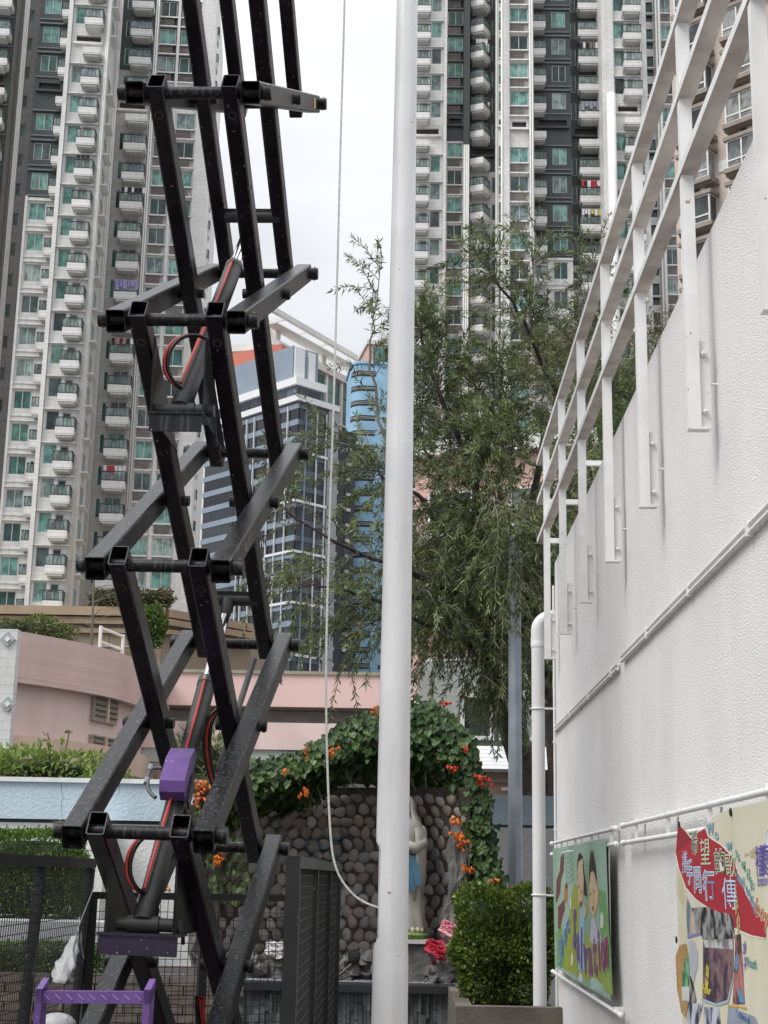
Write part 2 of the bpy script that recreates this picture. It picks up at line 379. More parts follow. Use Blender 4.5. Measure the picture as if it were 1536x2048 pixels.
# main white face: picture window, balcony door, small balcony
u = lambda p, v=0.0, r=500: U(p, r, v)
bay(TL, u(112), u(181), 0, ZL, FL, KS, REF, wt, win=[(u(116.5), u(142.5), .72, 2.4, 1)], door=(u(149), u(165), .72, 2.25), bal=(u(138, -.6), u(175, -.6)), ledge=[(2.46, .22)])
# pilasters of the corner
MB().box(u(103), u(111.6), -.35, 5, 12, 84).build('pilaster', white_tile, TL)
MB().box(u(181.5), u(187), -.25, 6, 12, 84).build('pilaster', white_tile, TL)
pipes(TL, [u(184, -.4), u(187, -.4)], -.25, 20.5, 84, .07)
# windows in the side of that block, seen edge-on
for k in KS:
    if k == REF: continue
    z = ZL+k*FL
    window(TL, u(187.2)+.02, u(187.2)+1.9, z+.6, z+2.3, 1.4, 2, pane_dark, rotz=math.radians(90))
    MB().box(u(187)-.01, u(187)+.55, 1.3, 3.5, z+.42, z+.52).build('sill', white_trim, TL)
# left bay, set back, dark above the eleventh floor
dk = lambda k: dark_clad if k >= 13 else white_tile
bay(TL, u(43, 3), u(103, 3), 3, ZL-.25, FL, KS, REF-1, dk, win=[(u(51, 3), u(85, 3), .75, 2.35, 2)], bal=(u(89, 2.4), u(108, 2.4)), ledge=[(2.5, .2), (.1, .1)], ledge_mat=None, depth=1.0)
MB().box(u(43, 3), u(48, 3), 2.75, 6, 12, ZL+13*FL-.25).build('pilaster', white_tile, TL)
# grey service wing with slit windows and pipes
uE = U(25, 100, 2.2); MB().box(-45, uE-.01, 2.52, 18, 12, 84).build('wall', grey_clad, TL)
pipes(TL, [u(12, 5), u(15.2, 5), u(18.5, 5)], 4.95, 20, 84, .11)
bay(TL, u(2, 5), u(43, 5), 5, ZL, FL, KS, -1, lambda k: grey_clad, win=[(u(20.5, 5), u(31, 5), .75, 1.95, 1)], pane=pane_dark, frame=grey_clad)
bay(TL, U(-90, 100, 2.2), uE, 2.2, ZL-.3, FL, KS, REF-1, lambda k: dark_clad, door=(U(-40, 100, 2.2), U(12, 100, 2.2), .75, 2.35), bal=(U(-50, 100, 1.2), U(17, 100, 1.2)), depth=1.3, ledge=[(2.5, .1)], back=.35)
# recessed face with the wide balconies
VG = 6.5; g3 = lambda p, v=VG: U(p, 300, v)
dg = lambda k: dark_clad if k >= 18 else lgrey_clad
bay(TL, u(187.5)+.1, g3(293), VG, ZL+.15, FL, KS, REF-1, dg, win=[(g3(236.5), g3(246.5), .55, 2.3, 1)], door=(g3(253), g3(285), .7, 2.4), bal=(g3(247, 5.6), g3(291, 5.6)), depth=1.3, pane=pane_dark)
pipes(TL, [g3(212), g3(217), g3(222), g3(226)], VG-.1, 20.5, 84, .11)
pipes(TL, [g3(296), g3(300)], VG+.35, 20.5, 84, .08)
MB().box(g3(293), g3(303.5), VG+.35, 20, 12, 84).build('pilaster', lgrey_clad, TL)
dI = lambda k: dark_clad if k >= 18 else white_tile
for a, b in ((304, 341), (347.5, 389)):
    p0, p1 = g3(a, 7.2), g3(b, 7.2); w0 = p0+.08; w1 = p1-.08
    bay(TL, p0, p1, 7.2, ZL-.55, FL, KS, REF, dI, win=[(w0, w1, 1.13, 2.72, 2)], ac=(w0, w1, .16, 1.0), ledge=[(0, .18), (1.0, .1)], ledge_mat=white_trim)
MB().box(g3(341.3, 7), g3(347.2, 7), 6.95, 20, 12, 84).build('pilaster', white_tile, TL)
MB().box(g3(389.3, 7), g3(419, 7), 6.95, 21, 12, 84).build('pilaster', white_tile, TL)
for k in KS:
    z = ZL+k*FL; balcony(TL, g3(415, 11), g3(428, 11), 11, z, .9); 
MB().box(g3(412, 11), g3(424, 11), 11, 22, 12, 84).build('wall', white_tile, TL)
# ---- the right tower
UR = facU((0, 132), 0); r_ = lambda p, v=0.0: UR(p, 200, v)
TR = thing('apartment_tower', 'wide apartment tower on the right with dark green bands between white balcony columns', 'apartment tower', (0, 132, 0))
FR = 2.87; ZR = 69.43-16*2.87; KR = list(range(0, 23)); RR = 16
bay(TR, r_(812), r_(887), 0, ZR, FR, KR, RR, wt, win=[(r_(862), r_(882), .78, 2.46, 1)], door=(r_(842), r_(857), .75, 2.3), bal=(r_(828.5, -.6), r_(860, -.6)), ledge=[(2.5, .2)])
MB().box(r_(887.2), r_(893.6), -.3, 6, 14, 92).build('pilaster', white_tile, TR)
d2 = lambda k: dark_clad if k >= 17 else white_tile
bay(TR, r_(893.8, 1.5), r_(927, 1.5), 1.5, ZR-.95, FR, KR, RR+1, d2, win=[(r_(895, 1.5), r_(925.5, 1.5), 1.17, 2.7, 2)], ac=(r_(895, 1.5), r_(925.5, 1.5), .14, 1.05), ledge=[(0, .12), (1.05, .08)])
for m, a, b in ((dark_clad, ZR+16.4*FR, 92), (white_tile, 14, ZR+16.4*FR-.003)): MB().box(r_(927.3, .8), r_(939.5, .8), .8, 8, a, b).build('pilaster', m, TR)
pipes(TR, [r_(930, .6), r_(934, .6), r_(937.5, .6)], .8, 20, ZR+16.4*FR, .08)
bay(TR, r_(939.8, 3), r_(1000, 3), 3, ZR-.55, FR, KR, RR, lambda k: dark_clad if k >= 16 else white_tile, win=[(r_(983.5, 3), r_(993.5, 3), .65, 2.3, 1)], door=(r_(945, 3), r_(976, 3), .7, 2.4), bal=(r_(940.5, 2), r_(981, 2)), hexa=True, depth=1.9, pane=pane_dark)
MB().box(r_(992, 1), r_(996, 1), 1.0, 6, 14, 92).build('pilaster', white_tile, TR); pipes(TR, [r_(993, .8)], 1.0, 20, 92, .08)
# narrow plant slots beside the front pilaster
bay(TR, r_(996.2, -2), r_(1007.5, -2), -2, ZR, FR, KR, RR, wt, win=[(r_(997, -2), r_(1004.5, -2), 1.3, 2.5, 1)], ac=(r_(997, -2), r_(1004.5, -2), .4, 1.2), ledge=[(.2, .1)], back=8)
V5 = -6.0; c5 = lambda p: r_(p, V5)
MB().box(c5(1008), c5(1018.5), V5-.3, 6, 14, 92).build('pilaster', white_tile, TR); MB().box(c5(1057.5), c5(1067), V5-.3, 6, 14, 92).build('pilaster', white_tile, TR)
pipes(TR, [c5(1005)], V5+1, 20, 92, .1); pipes(TR, [c5(1060), c5(1064)], V5-.3, 20, 92, .06)
bay(TR, c5(1018.8), c5(1057.2), V5, ZR+.5, FR, KR, RR-1, wt, win=[(c5(1019.5), c5(1056.5), 1.2, 2.7, 2)], ac=(c5(1019.5), c5(1056.5), .18, 1.02), ledge=[(0, .22), (1.05, .12)])
V6 = -3.0; c6 = lambda p: r_(p, V6)
d6 = lambda k: dark_clad if k >= 12 else white_tile
bay(TR, c6(1067.3), c6(1142), V6, ZR-.6, FR, KR, RR, d6, win=[(c6(1104), c6(1132), .75, 2.45, 2)], bal=(c6(1063), c6(1090)), ledge=[(.15, .1), (2.6, .12)], depth=1.2)
bay(TR, c6(1142.3), c6(1204.5), V6+1, ZR-.95, FR, KR, RR, d6, win=[(c6(1144), c6(1155), .5, 2.3, 1)], door=(c6(1161), c6(1199), .7, 2.45), bal=(c6(1157), c6(1203)), depth=1.4, pane=pane_dark)
V8 = -6.0; c8 = lambda p: r_(p, V8)
MB().box(c8(1205), c8(1214), V8, 4, 14, 92).build('wall', white_tile, TR)
MB().box(c8(1214.3), c8(1228), V8-.3, 6, 14, 92).build('pilaster', white_tile, TR)
MB().tube([(c8(1220), V8-.7, 20), (c8(1220), V8-.7, ZR+16.9*FR)], .42, 10).build('flue_pipe', white_trim, TR, smooth=True)
bay(TR, c8(1228.3), c8(1281), V8, ZR-.7, FR, KR, RR, wt, win=[(c8(1229.5), c8(1250), .78, 2.46, 1)], door=(c8(1256), c8(1268), .75, 2.35), bal=(c8(1245.5), c8(1281.5)), ledge=[(2.5, .2)])
MB().box(c8(1281.3), c8(1294), V8-.3, 6, 14, 92).build('pilaster', white_tile, TR)
c9 = lambda p: r_(p, -4)
bay(TR, c9(1294), c9(1311), -4, ZR, FR, KR, -1, wt, win=[(c9(1296), c9(1309), .2, 2.3, 1)], pane=pane_dark, frame=dark_metal, ledge=[(.9, .3)])
MB().box(c9(1311.3), c9(1323), -4.6, 6, 14, 92).build('pilaster', white_tile, TR); pipes(TR, [c9(1313), c9(1319)], -4.6, 20, 92, .09)
for a, b in ((1324, 1351), (1354, 1378), (1381, 1400)):
    bay(TR, c9(a), c9(b), -3.5, ZR+.3, FR, KR, -1, wt, win=[(c9(a)+.1, c9(b)-.1, 1.2, 2.7, 2)], ac=(c9(a)+.1, c9(b)-.1, .18, 1.02), ledge=[(0, .22), (1.05, .12)])
MB().box(r_(812), c9(1400), 1, 22, 92, 93).build('roof', white_tile, TR)
# ---- washing hung out on some balconies
def laundry(label, parent_T, x, y, z, w, cols, seed, big=None):
    M_ = parent_T.matrix_world if False else Matrix.Translation(parent_T.location) @ parent_T.rotation_euler.to_matrix().to_4x4()
    t = thing('laundry_line', label, 'laundry', M_ @ Vector((x, y, z)), parent_T.rotation_euler, group='washing hung out on the balconies')
    MB().tube([(0, 0, 0), (w, 0, 0)], .02, 6).build('bamboo_pole', alu, t)
    rr = random.Random(seed); xx = .05
    while xx < w-.2:
        ww = .2+.2*rr.random(); h = .5+.5*rr.random(); c = cols[rr.randrange(len(cols))]
        MB().prism([(xx, 0, 0), (xx+ww, 0, 0), (xx+ww*.95, .03, -h*.5), (xx+ww*.9, 0, -h), (xx+ww*.1, .02, -h*.95), (xx, .03, -h*.5)], (0, .03, 0)).build('garment', M('cloth_%d%d%d' % tuple(int(v*99) for v in c), c, .9), t)
        xx += ww+.04
WH, BK, RD, BL, YL, PU = (.75, .75, .75), (.03, .03, .035), (.55, .04, .05), (.1, .16, .4), (.6, .5, .1), (.3, .26, .5)
laundry('dark clothes hung above a wide balcony on the left tower near the lift arm', TL, g3(250), VG-1.0, ZL+.15+13*FL+2.2, 2.2, [BK, WH, BL], 1)
laundry('lilac patterned quilt and clothes drying over a left tower balcony', TL, g3(250), VG-1.35, ZL+.15+10*FL+1.75, 2.0, [PU, (.36, .3, .56), PU], 2)
laundry('white shirts drying on the wide left tower balcony two floors below the lilac quilt', TL, g3(250), VG-1.0, ZL+.15+8*FL+2.2, 2.2, [WH, BK, (.5, .2, .2)], 3)
laundry('red and white striped washing on a low balcony of the left tower', TL, g3(250), VG-1.0, ZL+.15+4*FL+2.1, 2.0, [RD, WH, WH], 4)
laundry('black clothes on a small balcony in the white column of the left tower', TL, u(142), -.9, ZL+13*FL+2.1, 1.3, [BK, (.1, .12, .14)], 5)
laundry('large grey sheet hung over a right tower balcony beside the refuge floor', TR, c6(1159), V6-.55, ZR-.95+17*FR+1.6, 2.2, [(.33, .33, .40), (.30, .30, .37)], 6)
laundry('red white and green shirts on a right tower balcony under the dark band', TR, c6(1159), V6-.2, ZR-.95+14*FR+2.3, 2.3, [RD, WH, BK, (.1, .4, .2), YL], 7)
laundry('red and blue clothes on the right tower balcony one floor under the red shirts', TR, c6(1159), V6-.2, ZR-.95+13*FR+2.3, 2.3, [RD, WH, BL, YL], 8)
laundry('dark and pale clothes drying high on the right tower dark band', TR, c6(1159), V6-.2, ZR-.95+19*FR+2.3, 2.3, [BK, WH, (.25, .2, .15)], 9)
laundry('white clothes on a six-sided balcony of the right tower', TR, r_(943, 2), 1.6, ZR-.55+20*FR+2.2, 1.9, [WH, WH, BK], 10)
# ------------------------------------------------------------------ grey glass office block
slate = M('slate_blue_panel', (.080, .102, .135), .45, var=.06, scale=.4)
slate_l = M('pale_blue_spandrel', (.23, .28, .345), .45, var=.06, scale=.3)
office_glass = pane_mat('office_glass', [(.020, .026, .034), (.03, .036, .045), (.016, .02, .026), (.045, .052, .06)], .06, folds=False)
white_fin = M('white_fin', (.72, .73, .74), .4)
pc = P(590, 1000, 255)
OB = thing('office_block', 'slate blue glass office block with white fins seen between the two towers', 'office building', (pc.x, pc.y, 0), (0, 0, math.radians(-45)))
WA, WB, FO = 27.0, 9.6, 3.02                               # left face along -x, right face along +y (both local)
ZT = P(592, 792, 255).z
MB().box(-WA, -.3, .3, WB-.3, 0, ZT).build('core', slate, OB)
nf = 22
for i in range(nf):
    z = ZT-1.2-(i+1)*FO
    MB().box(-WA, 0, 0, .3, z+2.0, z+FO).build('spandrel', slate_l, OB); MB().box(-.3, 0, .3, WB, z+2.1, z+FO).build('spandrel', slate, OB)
    for a, b in ((-26.7, -17.6), (-17.4, -15.6), (-14.0, -12.0), (-11.8, -7.6), (-7.4, -5.2), (-5.0, -2.6), (-2.4, -.1)):
        w = b-a; put('window', cached(('ow', round(w, 1)), lambda: (lambda m: m.box(0, w, .1, .28, 0, 2.0) and m.mesh('window', office_glass))(MB())), OB, (a, 0, z))
    for a, b in ((.5, 1.5), (2.4, 4.4), (4.6, 6.4)):
        w = b-a; put('window', cached(('ox', round(w, 1)), lambda: (lambda m: m.box(-.28, -.1, 0, w, 0, 2.1) and m.mesh('window', office_glass))(MB())), OB, (0, a, z))
for a in (-15.5, -14.1, -11.9, -7.5, -5.1, -2.5): MB().box(a-.07, a+.07, -.35, .0, 0, ZT-1.5).build('fin', white_fin, OB)
for a in (-14.8, -12.2): MB().box(a-.35, a+.35, -.05, .29, 0, ZT-6).build('dark_fin', office_glass, OB)
MB().box(-.29, .25, 7.2, WB+.02, 0, ZT-1).build('grey_pier', M('grey_render', (.30, .31, .33), .6), OB)
for a in (1.9, 4.5, 6.7): MB().box(0, .3, a-.08, a+.08, 0, ZT-2).build('fin', white_fin if a > 4 else slate_l, OB)
for i in (3, 6, 9, 12, 15): 
    z = ZT-1.2-i*FO-FO*.0; MB().box(-7.5, .25, -.3, .0, z-.1, z+.35).build('white_band', white_fin, OB); MB().box(.003, .25, .003, WB, z-.1, z+.35).build('white_band', white_fin, OB)
MB().box(-WA-.4, .5, -.5, WB, ZT-.9, ZT+.2).build('cornice', white_fin, OB)
MB().box(-WA, -3.2, 2.2, WB-1, ZT+.42, ZT+3.4).build('setback_floor', slate, OB)
for i in range(8): MB().box(-WA+.3+2.6*i, -WA+2.7+2.6*i, 2.1, 2.3, ZT+.9, ZT+2.9).build('window', office_glass, OB)
for i in range(2): MB().box(-3.3, -3.1, 2.6+2.8*i, 5.1+2.8*i, ZT+.9, ZT+2.9).build('window', office_glass, OB)
MB().box(-WA-.3, -2.6, 1.6, WB-.5, ZT+3.4, ZT+4.8).build('cornice', white_fin, OB)
MB().box(-WA, -5, 2.6, WB-.8, ZT+4.8, ZT+11.5).build('plant_room', slate_l, OB)
MB().box(-4.99, -4.6, 2.9, 5.2, ZT+4.8, ZT+11.3).build('pale_panel', white_fin, OB); MB().box(-4.99, -4.6, 6.2, 7.8, ZT+4.8, ZT+11).build('pale_panel', white_fin, OB)
for dz in (0, 2.2): MB().box(-11.2, -10.5, 2.45, 2.6, ZT+7+dz, ZT+7.6+dz).build('vent', office_glass, OB)
# ---- dark slab behind it
pd = P(645, 1000, 275); zt = P(660, 852, 275).z
DB = thing('dark_tower', 'slim charcoal tower with small air conditioners standing right of the glass office block', 'apartment tower', (pd.x, 275, 0), (0, 0, math.radians(38)))
char = M('charcoal_render', (.035, .035, .045), .6); greyr = M('grey_render', (.30, .31, .33), .6)
MB().box(0, 7.5, 0, 12, 0, zt).build('wall', char, DB)
for i in range(19):
    for x in (2.2, 5.2):
        z = zt-4-i*3.0
        if z > 20: MB().box(x, x+1.0, -.5, 0, z, z+.6).build('air_conditioner', ac_white, DB); MB().box(x-.2, x+1.2, -.1, -.003, z+.9, z+2.0).build('window', office_glass, DB)
# ---- blue tower with rounded corner
blue_r = M('sky_blue_render', (.27, .47, .64), .6, var=.12, scale=.25, streak=((.36, .55, .68), .35, .4)); 
pb = P(722, 1000, 290); zt = P(722, 736, 290).z
BT = thing('blue_tower', 'sky blue apartment tower with a rounded corner of dark slot balconies', 'apartment tower', (pb.x, 290, 0), (0, 0, math.radians(8)))
b = MB(); R_ = 2.6
def round_wall(b, z0, z1, r): b.prism([(r*-math.cos(t)+0, -r*math.sin(t), z0) for t in [math.pi*.5*i/8 for i in range(9)]] + [(8.5, -r, z0), (8.5, 9, z0), (-r, 9, z0)], (0, 0, z1-z0))
round_wall(b, 0, zt, R_); b.build('wall', blue_r, BT)
b = MB(); round_wall(b, zt, zt+.5, R_+.3); b.build('parapet', blue_r, BT)
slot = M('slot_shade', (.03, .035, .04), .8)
for i in range(21):
    z = zt-2.6-i*3.12
    def arc(r, z0, z1, t0=.06, t1=.5): 
        m = MB(); ts = [math.pi*(t0+(t1-t0)*j/8) for j in range(9)]
        o_ = [(-r*math.cos(t), -r*math.sin(t)) for t in ts] + [(2.2, -r)]
        i_ = [(x*.985, y*.985) for x, y in o_]
        for j in range(len(o_)-1): m.prism([(*o_[j], z0), (*o_[j+1], z0), (*i_[j+1], z0), (*i_[j], z0)], (0, 0, z1-z0))
        return m
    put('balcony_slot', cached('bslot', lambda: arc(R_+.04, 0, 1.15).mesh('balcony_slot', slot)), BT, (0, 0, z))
    put('railing', cached('brail', lambda: (lambda m: m.mesh('railing', alu))(MB().add(*(lambda a, b_: (a.v+b_.v, a.f+[tuple(i+len(a.v) for i in f) for f in b_.f]))(arc(R_+.12, .42, .5), arc(R_+.12, .72, .8))))), BT, (0, 0, z))
    if i > 2 and i % 1 == 0: window(BT, 3.6, 4.9, z-.1, z+1.0, -R_-.05, 2, pane_dark, alu)
# ---- white office with green glass and a roof frame
gl_green = pane_mat('green_curtain_wall', [(.03, .11, .10), (.05, .17, .15), (.10, .26, .23), (.02, .07, .065), (.035, .12, .10)], .08, folds=False)
off_white = M('off_white_cladding', (.66, .65, .62), .5, var=.05, scale=.3); salmon = M('salmon_cladding', (.58, .28, .20), .6, var=.05, scale=.4); coral = M('coral_cladding', (.55, .17, .115), .6, var=.05)
pw = P(552, 760, 320); zr = P(552, 690, 320).z
WO = thing('white_office', 'white framed office with green glass and a slanting open roof frame in the distance', 'office building', (pw.x, 320, 0), (0, 0, math.radians(60)))
MB().box(0, 75, .4, 20, 0, zr).build('core', off_white, WO)
for i in range(11):
    x = i*6.6
    MB().box(x, x+.9, -.4, .4, 40, zr-.3).build('column', off_white, WO)
    for j in range(9):
        z = zr-4.6-j*3.6
        for h in (0, 1):
            put('window', cached('gw', lambda: MB().box(0, 2.65, .1, .38, 0, 3.2).mesh('window', gl_green)), WO, (x+1.0+2.8*h, 0, z))
MB().box(-.5, 76, -.8, .39, zr-.9, zr+.9).build('parapet', off_white, WO)
for z in (zr-19, zr-12): MB().box(0, 75, -.6, -.41, z, z+.5).build('white_band', off_white, WO)
b = MB()
b.beam((-8, -2, zr+6.5), (38, -2, zr+6.0), 1.0, 1.2); b.beam((-8, 4, zr+6.5), (38, 4, zr+6.0), 1.0, 1.2); b.beam((38, -2, zr+6.0), (80, -2, zr+4.6), 1.0, 1.2)
b.box(-3, 80, -1.6, 1.4, zr+4.0, zr+4.3)
for i in range(4): b.beam((-8+9*i, -2, zr+6.4), (-8+9*i, 4, zr+6.4), .6, .7)
b.build('roof_frame', off_white, WO)
for x in (1, 20, 38, 60): MB().box(x, x+1.6, 1, 3, zr+.9, zr+5.6).build('roof_post', off_white, WO)
MB().box(-2.5, -.02, -3, 12, 0, zr-1).build('pier', coral, WO)
po = P(520, 760, 326)
SO = thing('salmon_block', 'salmon clad block with a pale parapet showing beside the lift arms far away', 'office building', (po.x-1, 326, 0), (0, 0, math.radians(-14)))
z2 = P(490, 700, 326).z
MB().box(-6.5, 3.0, 0, 14, 0, z2).build('wall', salmon, SO); MB().box(-6.9, 3.2, -.4, 14, z2, z2+1.6).build('parapet', off_white, SO); MB().box(-6.7, 3.1, -.7, -.003, z2-11.5, z2-10).build('ledge', off_white, SO)
for j in range(5): MB().box(.6, 2.4, -.1, .2, z2-8.5-3*j, z2-6-3*j).build('window', gl_green, SO)
pg = P(737, 700, 330); z3 = P(750, 688, 330).z
GT = thing('green_glass_tower', 'distant green glass tower with pink edges rising behind the blue tower', 'office building', (pg.x, 330, 0), (0, 0, math.radians(12)))
pinkr = M('pale_pink_render', (.60, .40, .37), .6, var=.06, scale=.4)
MB().box(0, 16, .3, 12, 0, z3).build('core', pinkr, GT); MB().box(-.4, 16.4, -.2, 12, z3, z3+1.0).build('parapet', off_white, GT)
for j in range(12):
    for h in range(5): put('window', cached('ggw', lambda: MB().box(0, 2.6, .05, .28, 0, 3.0).mesh('window', gl_green)), GT, (1.2+2.75*h, 0, z3-3.6-3.3*j))
MB().box(-1.2, 17, -1.2, .04, z3-12.6, z3-11.2).build('ledge', off_white, GT)
# ------------------------------------------------------------------ pink estate block with bay windows (top right)
pink_tile = M('pinkish_tile', (.57, .48, .43), .6, var=.08, scale=.3, brick=(.6, .3, (.88, .86, .85)), streak=((.36, .29, .26), .3, .5))
concrete_b = M('brownish_concrete', (.27, .23, .20), .75, var=.12, scale=1)
px_ = P(1437, 300, 80)
PB = thing('pink_apartment_block', 'pinkish tiled apartment block with projecting bay windows behind the railing', 'apartment building', (px_.x, 80, 0), (0, 0, math.radians(-43)))
MB().box(-3.0, 14, 0, 12, 0, 62).build('wall', pink_tile, PB)
pane_grey = pane_mat('net_curtain_glass', [(.16, .17, .17), (.06, .07, .07), (.26, .27, .26), (.1, .12, .12), (.03, .035, .035)], .1, fold_scale=14)
fr_white = M('white_window_frame', (.66, .66, .64), .45)
def bay_window():
    b = MB(); b.box(-.15, 2.15, -.95, 0, -.28, 0)
    return b.mesh('bay_window', concrete_b)
def bay_frame():
    b = MB(); t = .09
    for x in (0, .92, 1.91): b.box(x, x+t, -.85, -.76, 0, 1.72)
    for z in (0, .42, 1.63): b.box(.09, 1.91, -.845, -.765, z, z+t)
    for x in (0, 1.91):
        for z in (0, 1.63): b.box(x, x+t, -.76, 0, z, z+t)
        b.box(x, x+t, -.09, 0, .09, 1.63)
    return b.mesh('window_frame', fr_white)
bwm, bfm = bay_window(), bay_frame(); bhm = MB().box(-.15, 2.15, -.95, 0, 1.72, 1.95).mesh('hood', concrete_b); bpm = MB().box(.04, 1.96, -.80, -.02, .03, 1.70).mesh('pane', pane_grey)
acm = MB().box(0, .8, -.35, 0, 0, .55).box(.08, .50, -.37, -.352, .06, .49, 1).mesh('air_conditioner', [ac_white, void_m])
for i in range(19):
    z = 5.0+2.78*i
    for x in (-2.2, 1.0, 6.2):
        o = put('bay_window', bwm, PB, (x, 0, z)); put('window_frame', bfm, o); put('pane', bpm, o); put('hood', bhm, o)
        MB().box(x-.2, x+2.2, -.003-.7, -.003, z+2.42, z+2.52).build('canopy', concrete_b, PB)
        if (i*7+int(x)) % 3: put('air_conditioner', acm, PB, (x+.6, -.02, z+2.0))
    if i % 2: MB().box(-.02, .82, -.06, -.003, z+.4, z+1.1).build('pale_tile_band', white_tile, PB)
MB().tube([(4.2, -.15, 0), (4.2, -.15, 62)], .1, 8).build('drain_pipe', pipe_white, PB)
# ------------------------------------------------------------------ pink tiled block behind the tree
pp = P(822, 1200, 47); zt = P(830, 915, 47).z
PK = thing('pink_tiled_house', 'low pink tiled building mostly hidden behind the weeping tree', 'building', (pp.x, 47, 0), (0, 0, math.radians(-18)))
pink_t2 = M('pink_wall_tile', (.60, .38, .34), .6, var=.08, scale=.5, brick=(.5, .25, (.86, .84, .83)))
MB().box(0, 9, .25, 8, 0, zt).build('wall', pink_t2, PK); MB().box(-.2, 9.2, -.1, 8, zt, zt+.5).build('parapet', white_tile, PK)
for j in range(4):
    z = zt-2.6-j*2.7
    for x in (.5, 3.2, 6.0):
        window(PK, x, x+1.5, z, z+1.4, .12, 2, pane_grey, fr_white); MB().box(x-.15, x+1.65, -.5, .24, z-.25, z-.12).build('sill', white_trim, PK)
# ------------------------------------------------------------------ tan podium under the left tower
tan = M('tan_render', (.30, .23, .165), .75, var=.12, scale=.6, streak=((.16, .12, .09), .45, .7)); tan2 = M('tan_cornice', (.38, .28, .19), .7, var=.12, scale=.8, streak=((.2, .15, .11), .5, .8))
pt = P(0, 1250, 92); pt2 = P(322, 1250, 92); zt = P(150, 1212, 92).z; zb_ = P(150, 1330, 92).z
PD = thing('stone_podium', 'tan stepped podium with cornices under the left apartment tower', 'podium', (pt.x, 92, 0))
Wp = pt2.x-pt.x
MB().box(-12, Wp, .6, 30, 0, zt).build('wall', tan, PD)
for dz, p_, h in ((.55, .0, .55), (1.05, .2, .42), (1.6, .38, .3)): MB().box(-12, Wp+.2, p_, .6, zt-dz, zt-dz+h).build('cornice', tan2, PD)
for i in range(12): MB().box(-11+i*2.2, -10.9+i*2.2, .52, .6, zb_-6, zt-1.7).build('wall_joint', tan, PD)
b = MB(); b.prism([(Wp+.02, .6, 0), (Wp+5, 6, 0), (Wp+5, 30, 0), (Wp+.02, 30, 0)], (0, 0, zt)); b.build('chamfered_wall', tan, PD)
for dz, h in ((.55, .5), (1.05, .4), (1.6, .28)): MB().beam((Wp+.2, .5, zt-dz+h/2), (Wp+5, 5.7, zt-dz+h/2), .6, h).build('cornice', tan2, PD)
MB().tube([(-10, .3, zb_+1.2), (Wp, .3, zb_+1.2)], .09, 6).build('service_pipe', M('grey_pipe', (.22, .21, .2), .6), PD)
MB().box(-60, -12.2, 40, 60, 0, 22).build('rear_wall', tan, PD)
MB().box(Wp+5.2, 60, 60, 70, 0, 9).build('rear_wall', tan, PD)
# ------------------------------------------------------------------ pink ramp building and link bridge
pinkw = M('pink_render', (.69, .53, .49), .65, var=.06, scale=.5, streak=((.34, .23, .21), .4, .55))
pinkt = M('pink_tile_band', (.64, .47, .43), .6, var=.07, scale=.6, brick=(1.6, .13, (.90, .88, .87), .008), streak=((.38, .25, .23), .4, .5))
peach = M('peach_band', (.62, .46, .36), .65, var=.07, scale=.6, streak=((.36, .24, .18), .4, .6))
pinkb = M('pink_bridge_paint', (.76, .54, .50), .6, var=.04, scale=.4, streak=((.5, .33, .31), .25, .4))
pinks = M('stained_pink_wall', (.72, .56, .53), .7, var=.08, scale=.8, streak=((.16, .12, .115), .75, 1.1))
soffit = M('bridge_soffit', (.26, .24, .215), .8, var=.1)
pale_green = M('pale_green_band', (.45, .52, .49), .6, var=.06)
PR = thing('pink_car_ramp', 'curved pink building with a louvred window behind the blue garden wall', 'building', (0, 0, 0))
a0, a1 = P(34, 1262, 34), P(300, 1332, 39.7); zt = (a0.z+a1.z)/2
N_ = 14; arcp = []
for i in range(N_+1):
    t = i/N_; q = a0.lerp(a1, t); bulge = -.55*math.sin(math.pi*t)
    d = Vector((a1.y-a0.y, -(a1.x-a0.x), 0)).normalized(); arcp.append(Vector((q.x, q.y, 0)) + d*bulge*-1)
ext = [arcp[-1] + (arcp[-1]-arcp[-2]).normalized()*s_ for s_ in (1.2, 2.4)]; arcp += ext
def curved(name, z0, z1, out_, mat, th=.35):
    b = MB(); nn = len(arcp); nv = []
    for i, p in enumerate(arcp):
        d = (arcp[min(i+1, nn-1)]-arcp[max(i-1, 0)]).normalized(); nv.append(Vector((d.y, -d.x, 0)))
    vs = []
    for p, nn_ in zip(arcp, nv):
        for k in (out_, out_-th): 
            for z in (z0, z1): vs.append((p + nn_*k) + Vector((0, 0, z)))
    fs = []
    for i in range(len(arcp)-1):
        o = i*4; q = o+4
        fs += [(o, q, q+1, o+1), (o+2, o+3, q+3, q+2), (o+1, q+1, q+3, o+3), (o, o+2, q+2, q)]
    fs += [(0, 1, 3, 2), tuple(x+(len(arcp)-1)*4 for x in (0, 2, 3, 1))]
    b.add(vs, fs); return smooth_by_angle(b.build(name, mat, PR), 30)
zz = lambda y, Y=36.5: P(150, y, Y).z
curved('tile_band', zt-1.05, zt, .0, pinkt); curved('wall', zt-2.35, zt-1.053, -.25, pinkw, .3); curved('peach_band', zt-2.95, zt-2.353, -.02, peach, .5); curved('lower_wall', 0, zt-2.953, -.2, pinkw, .3); curved('band_sill', zt-1.17, zt-1.06, .03, pinkt, .2)
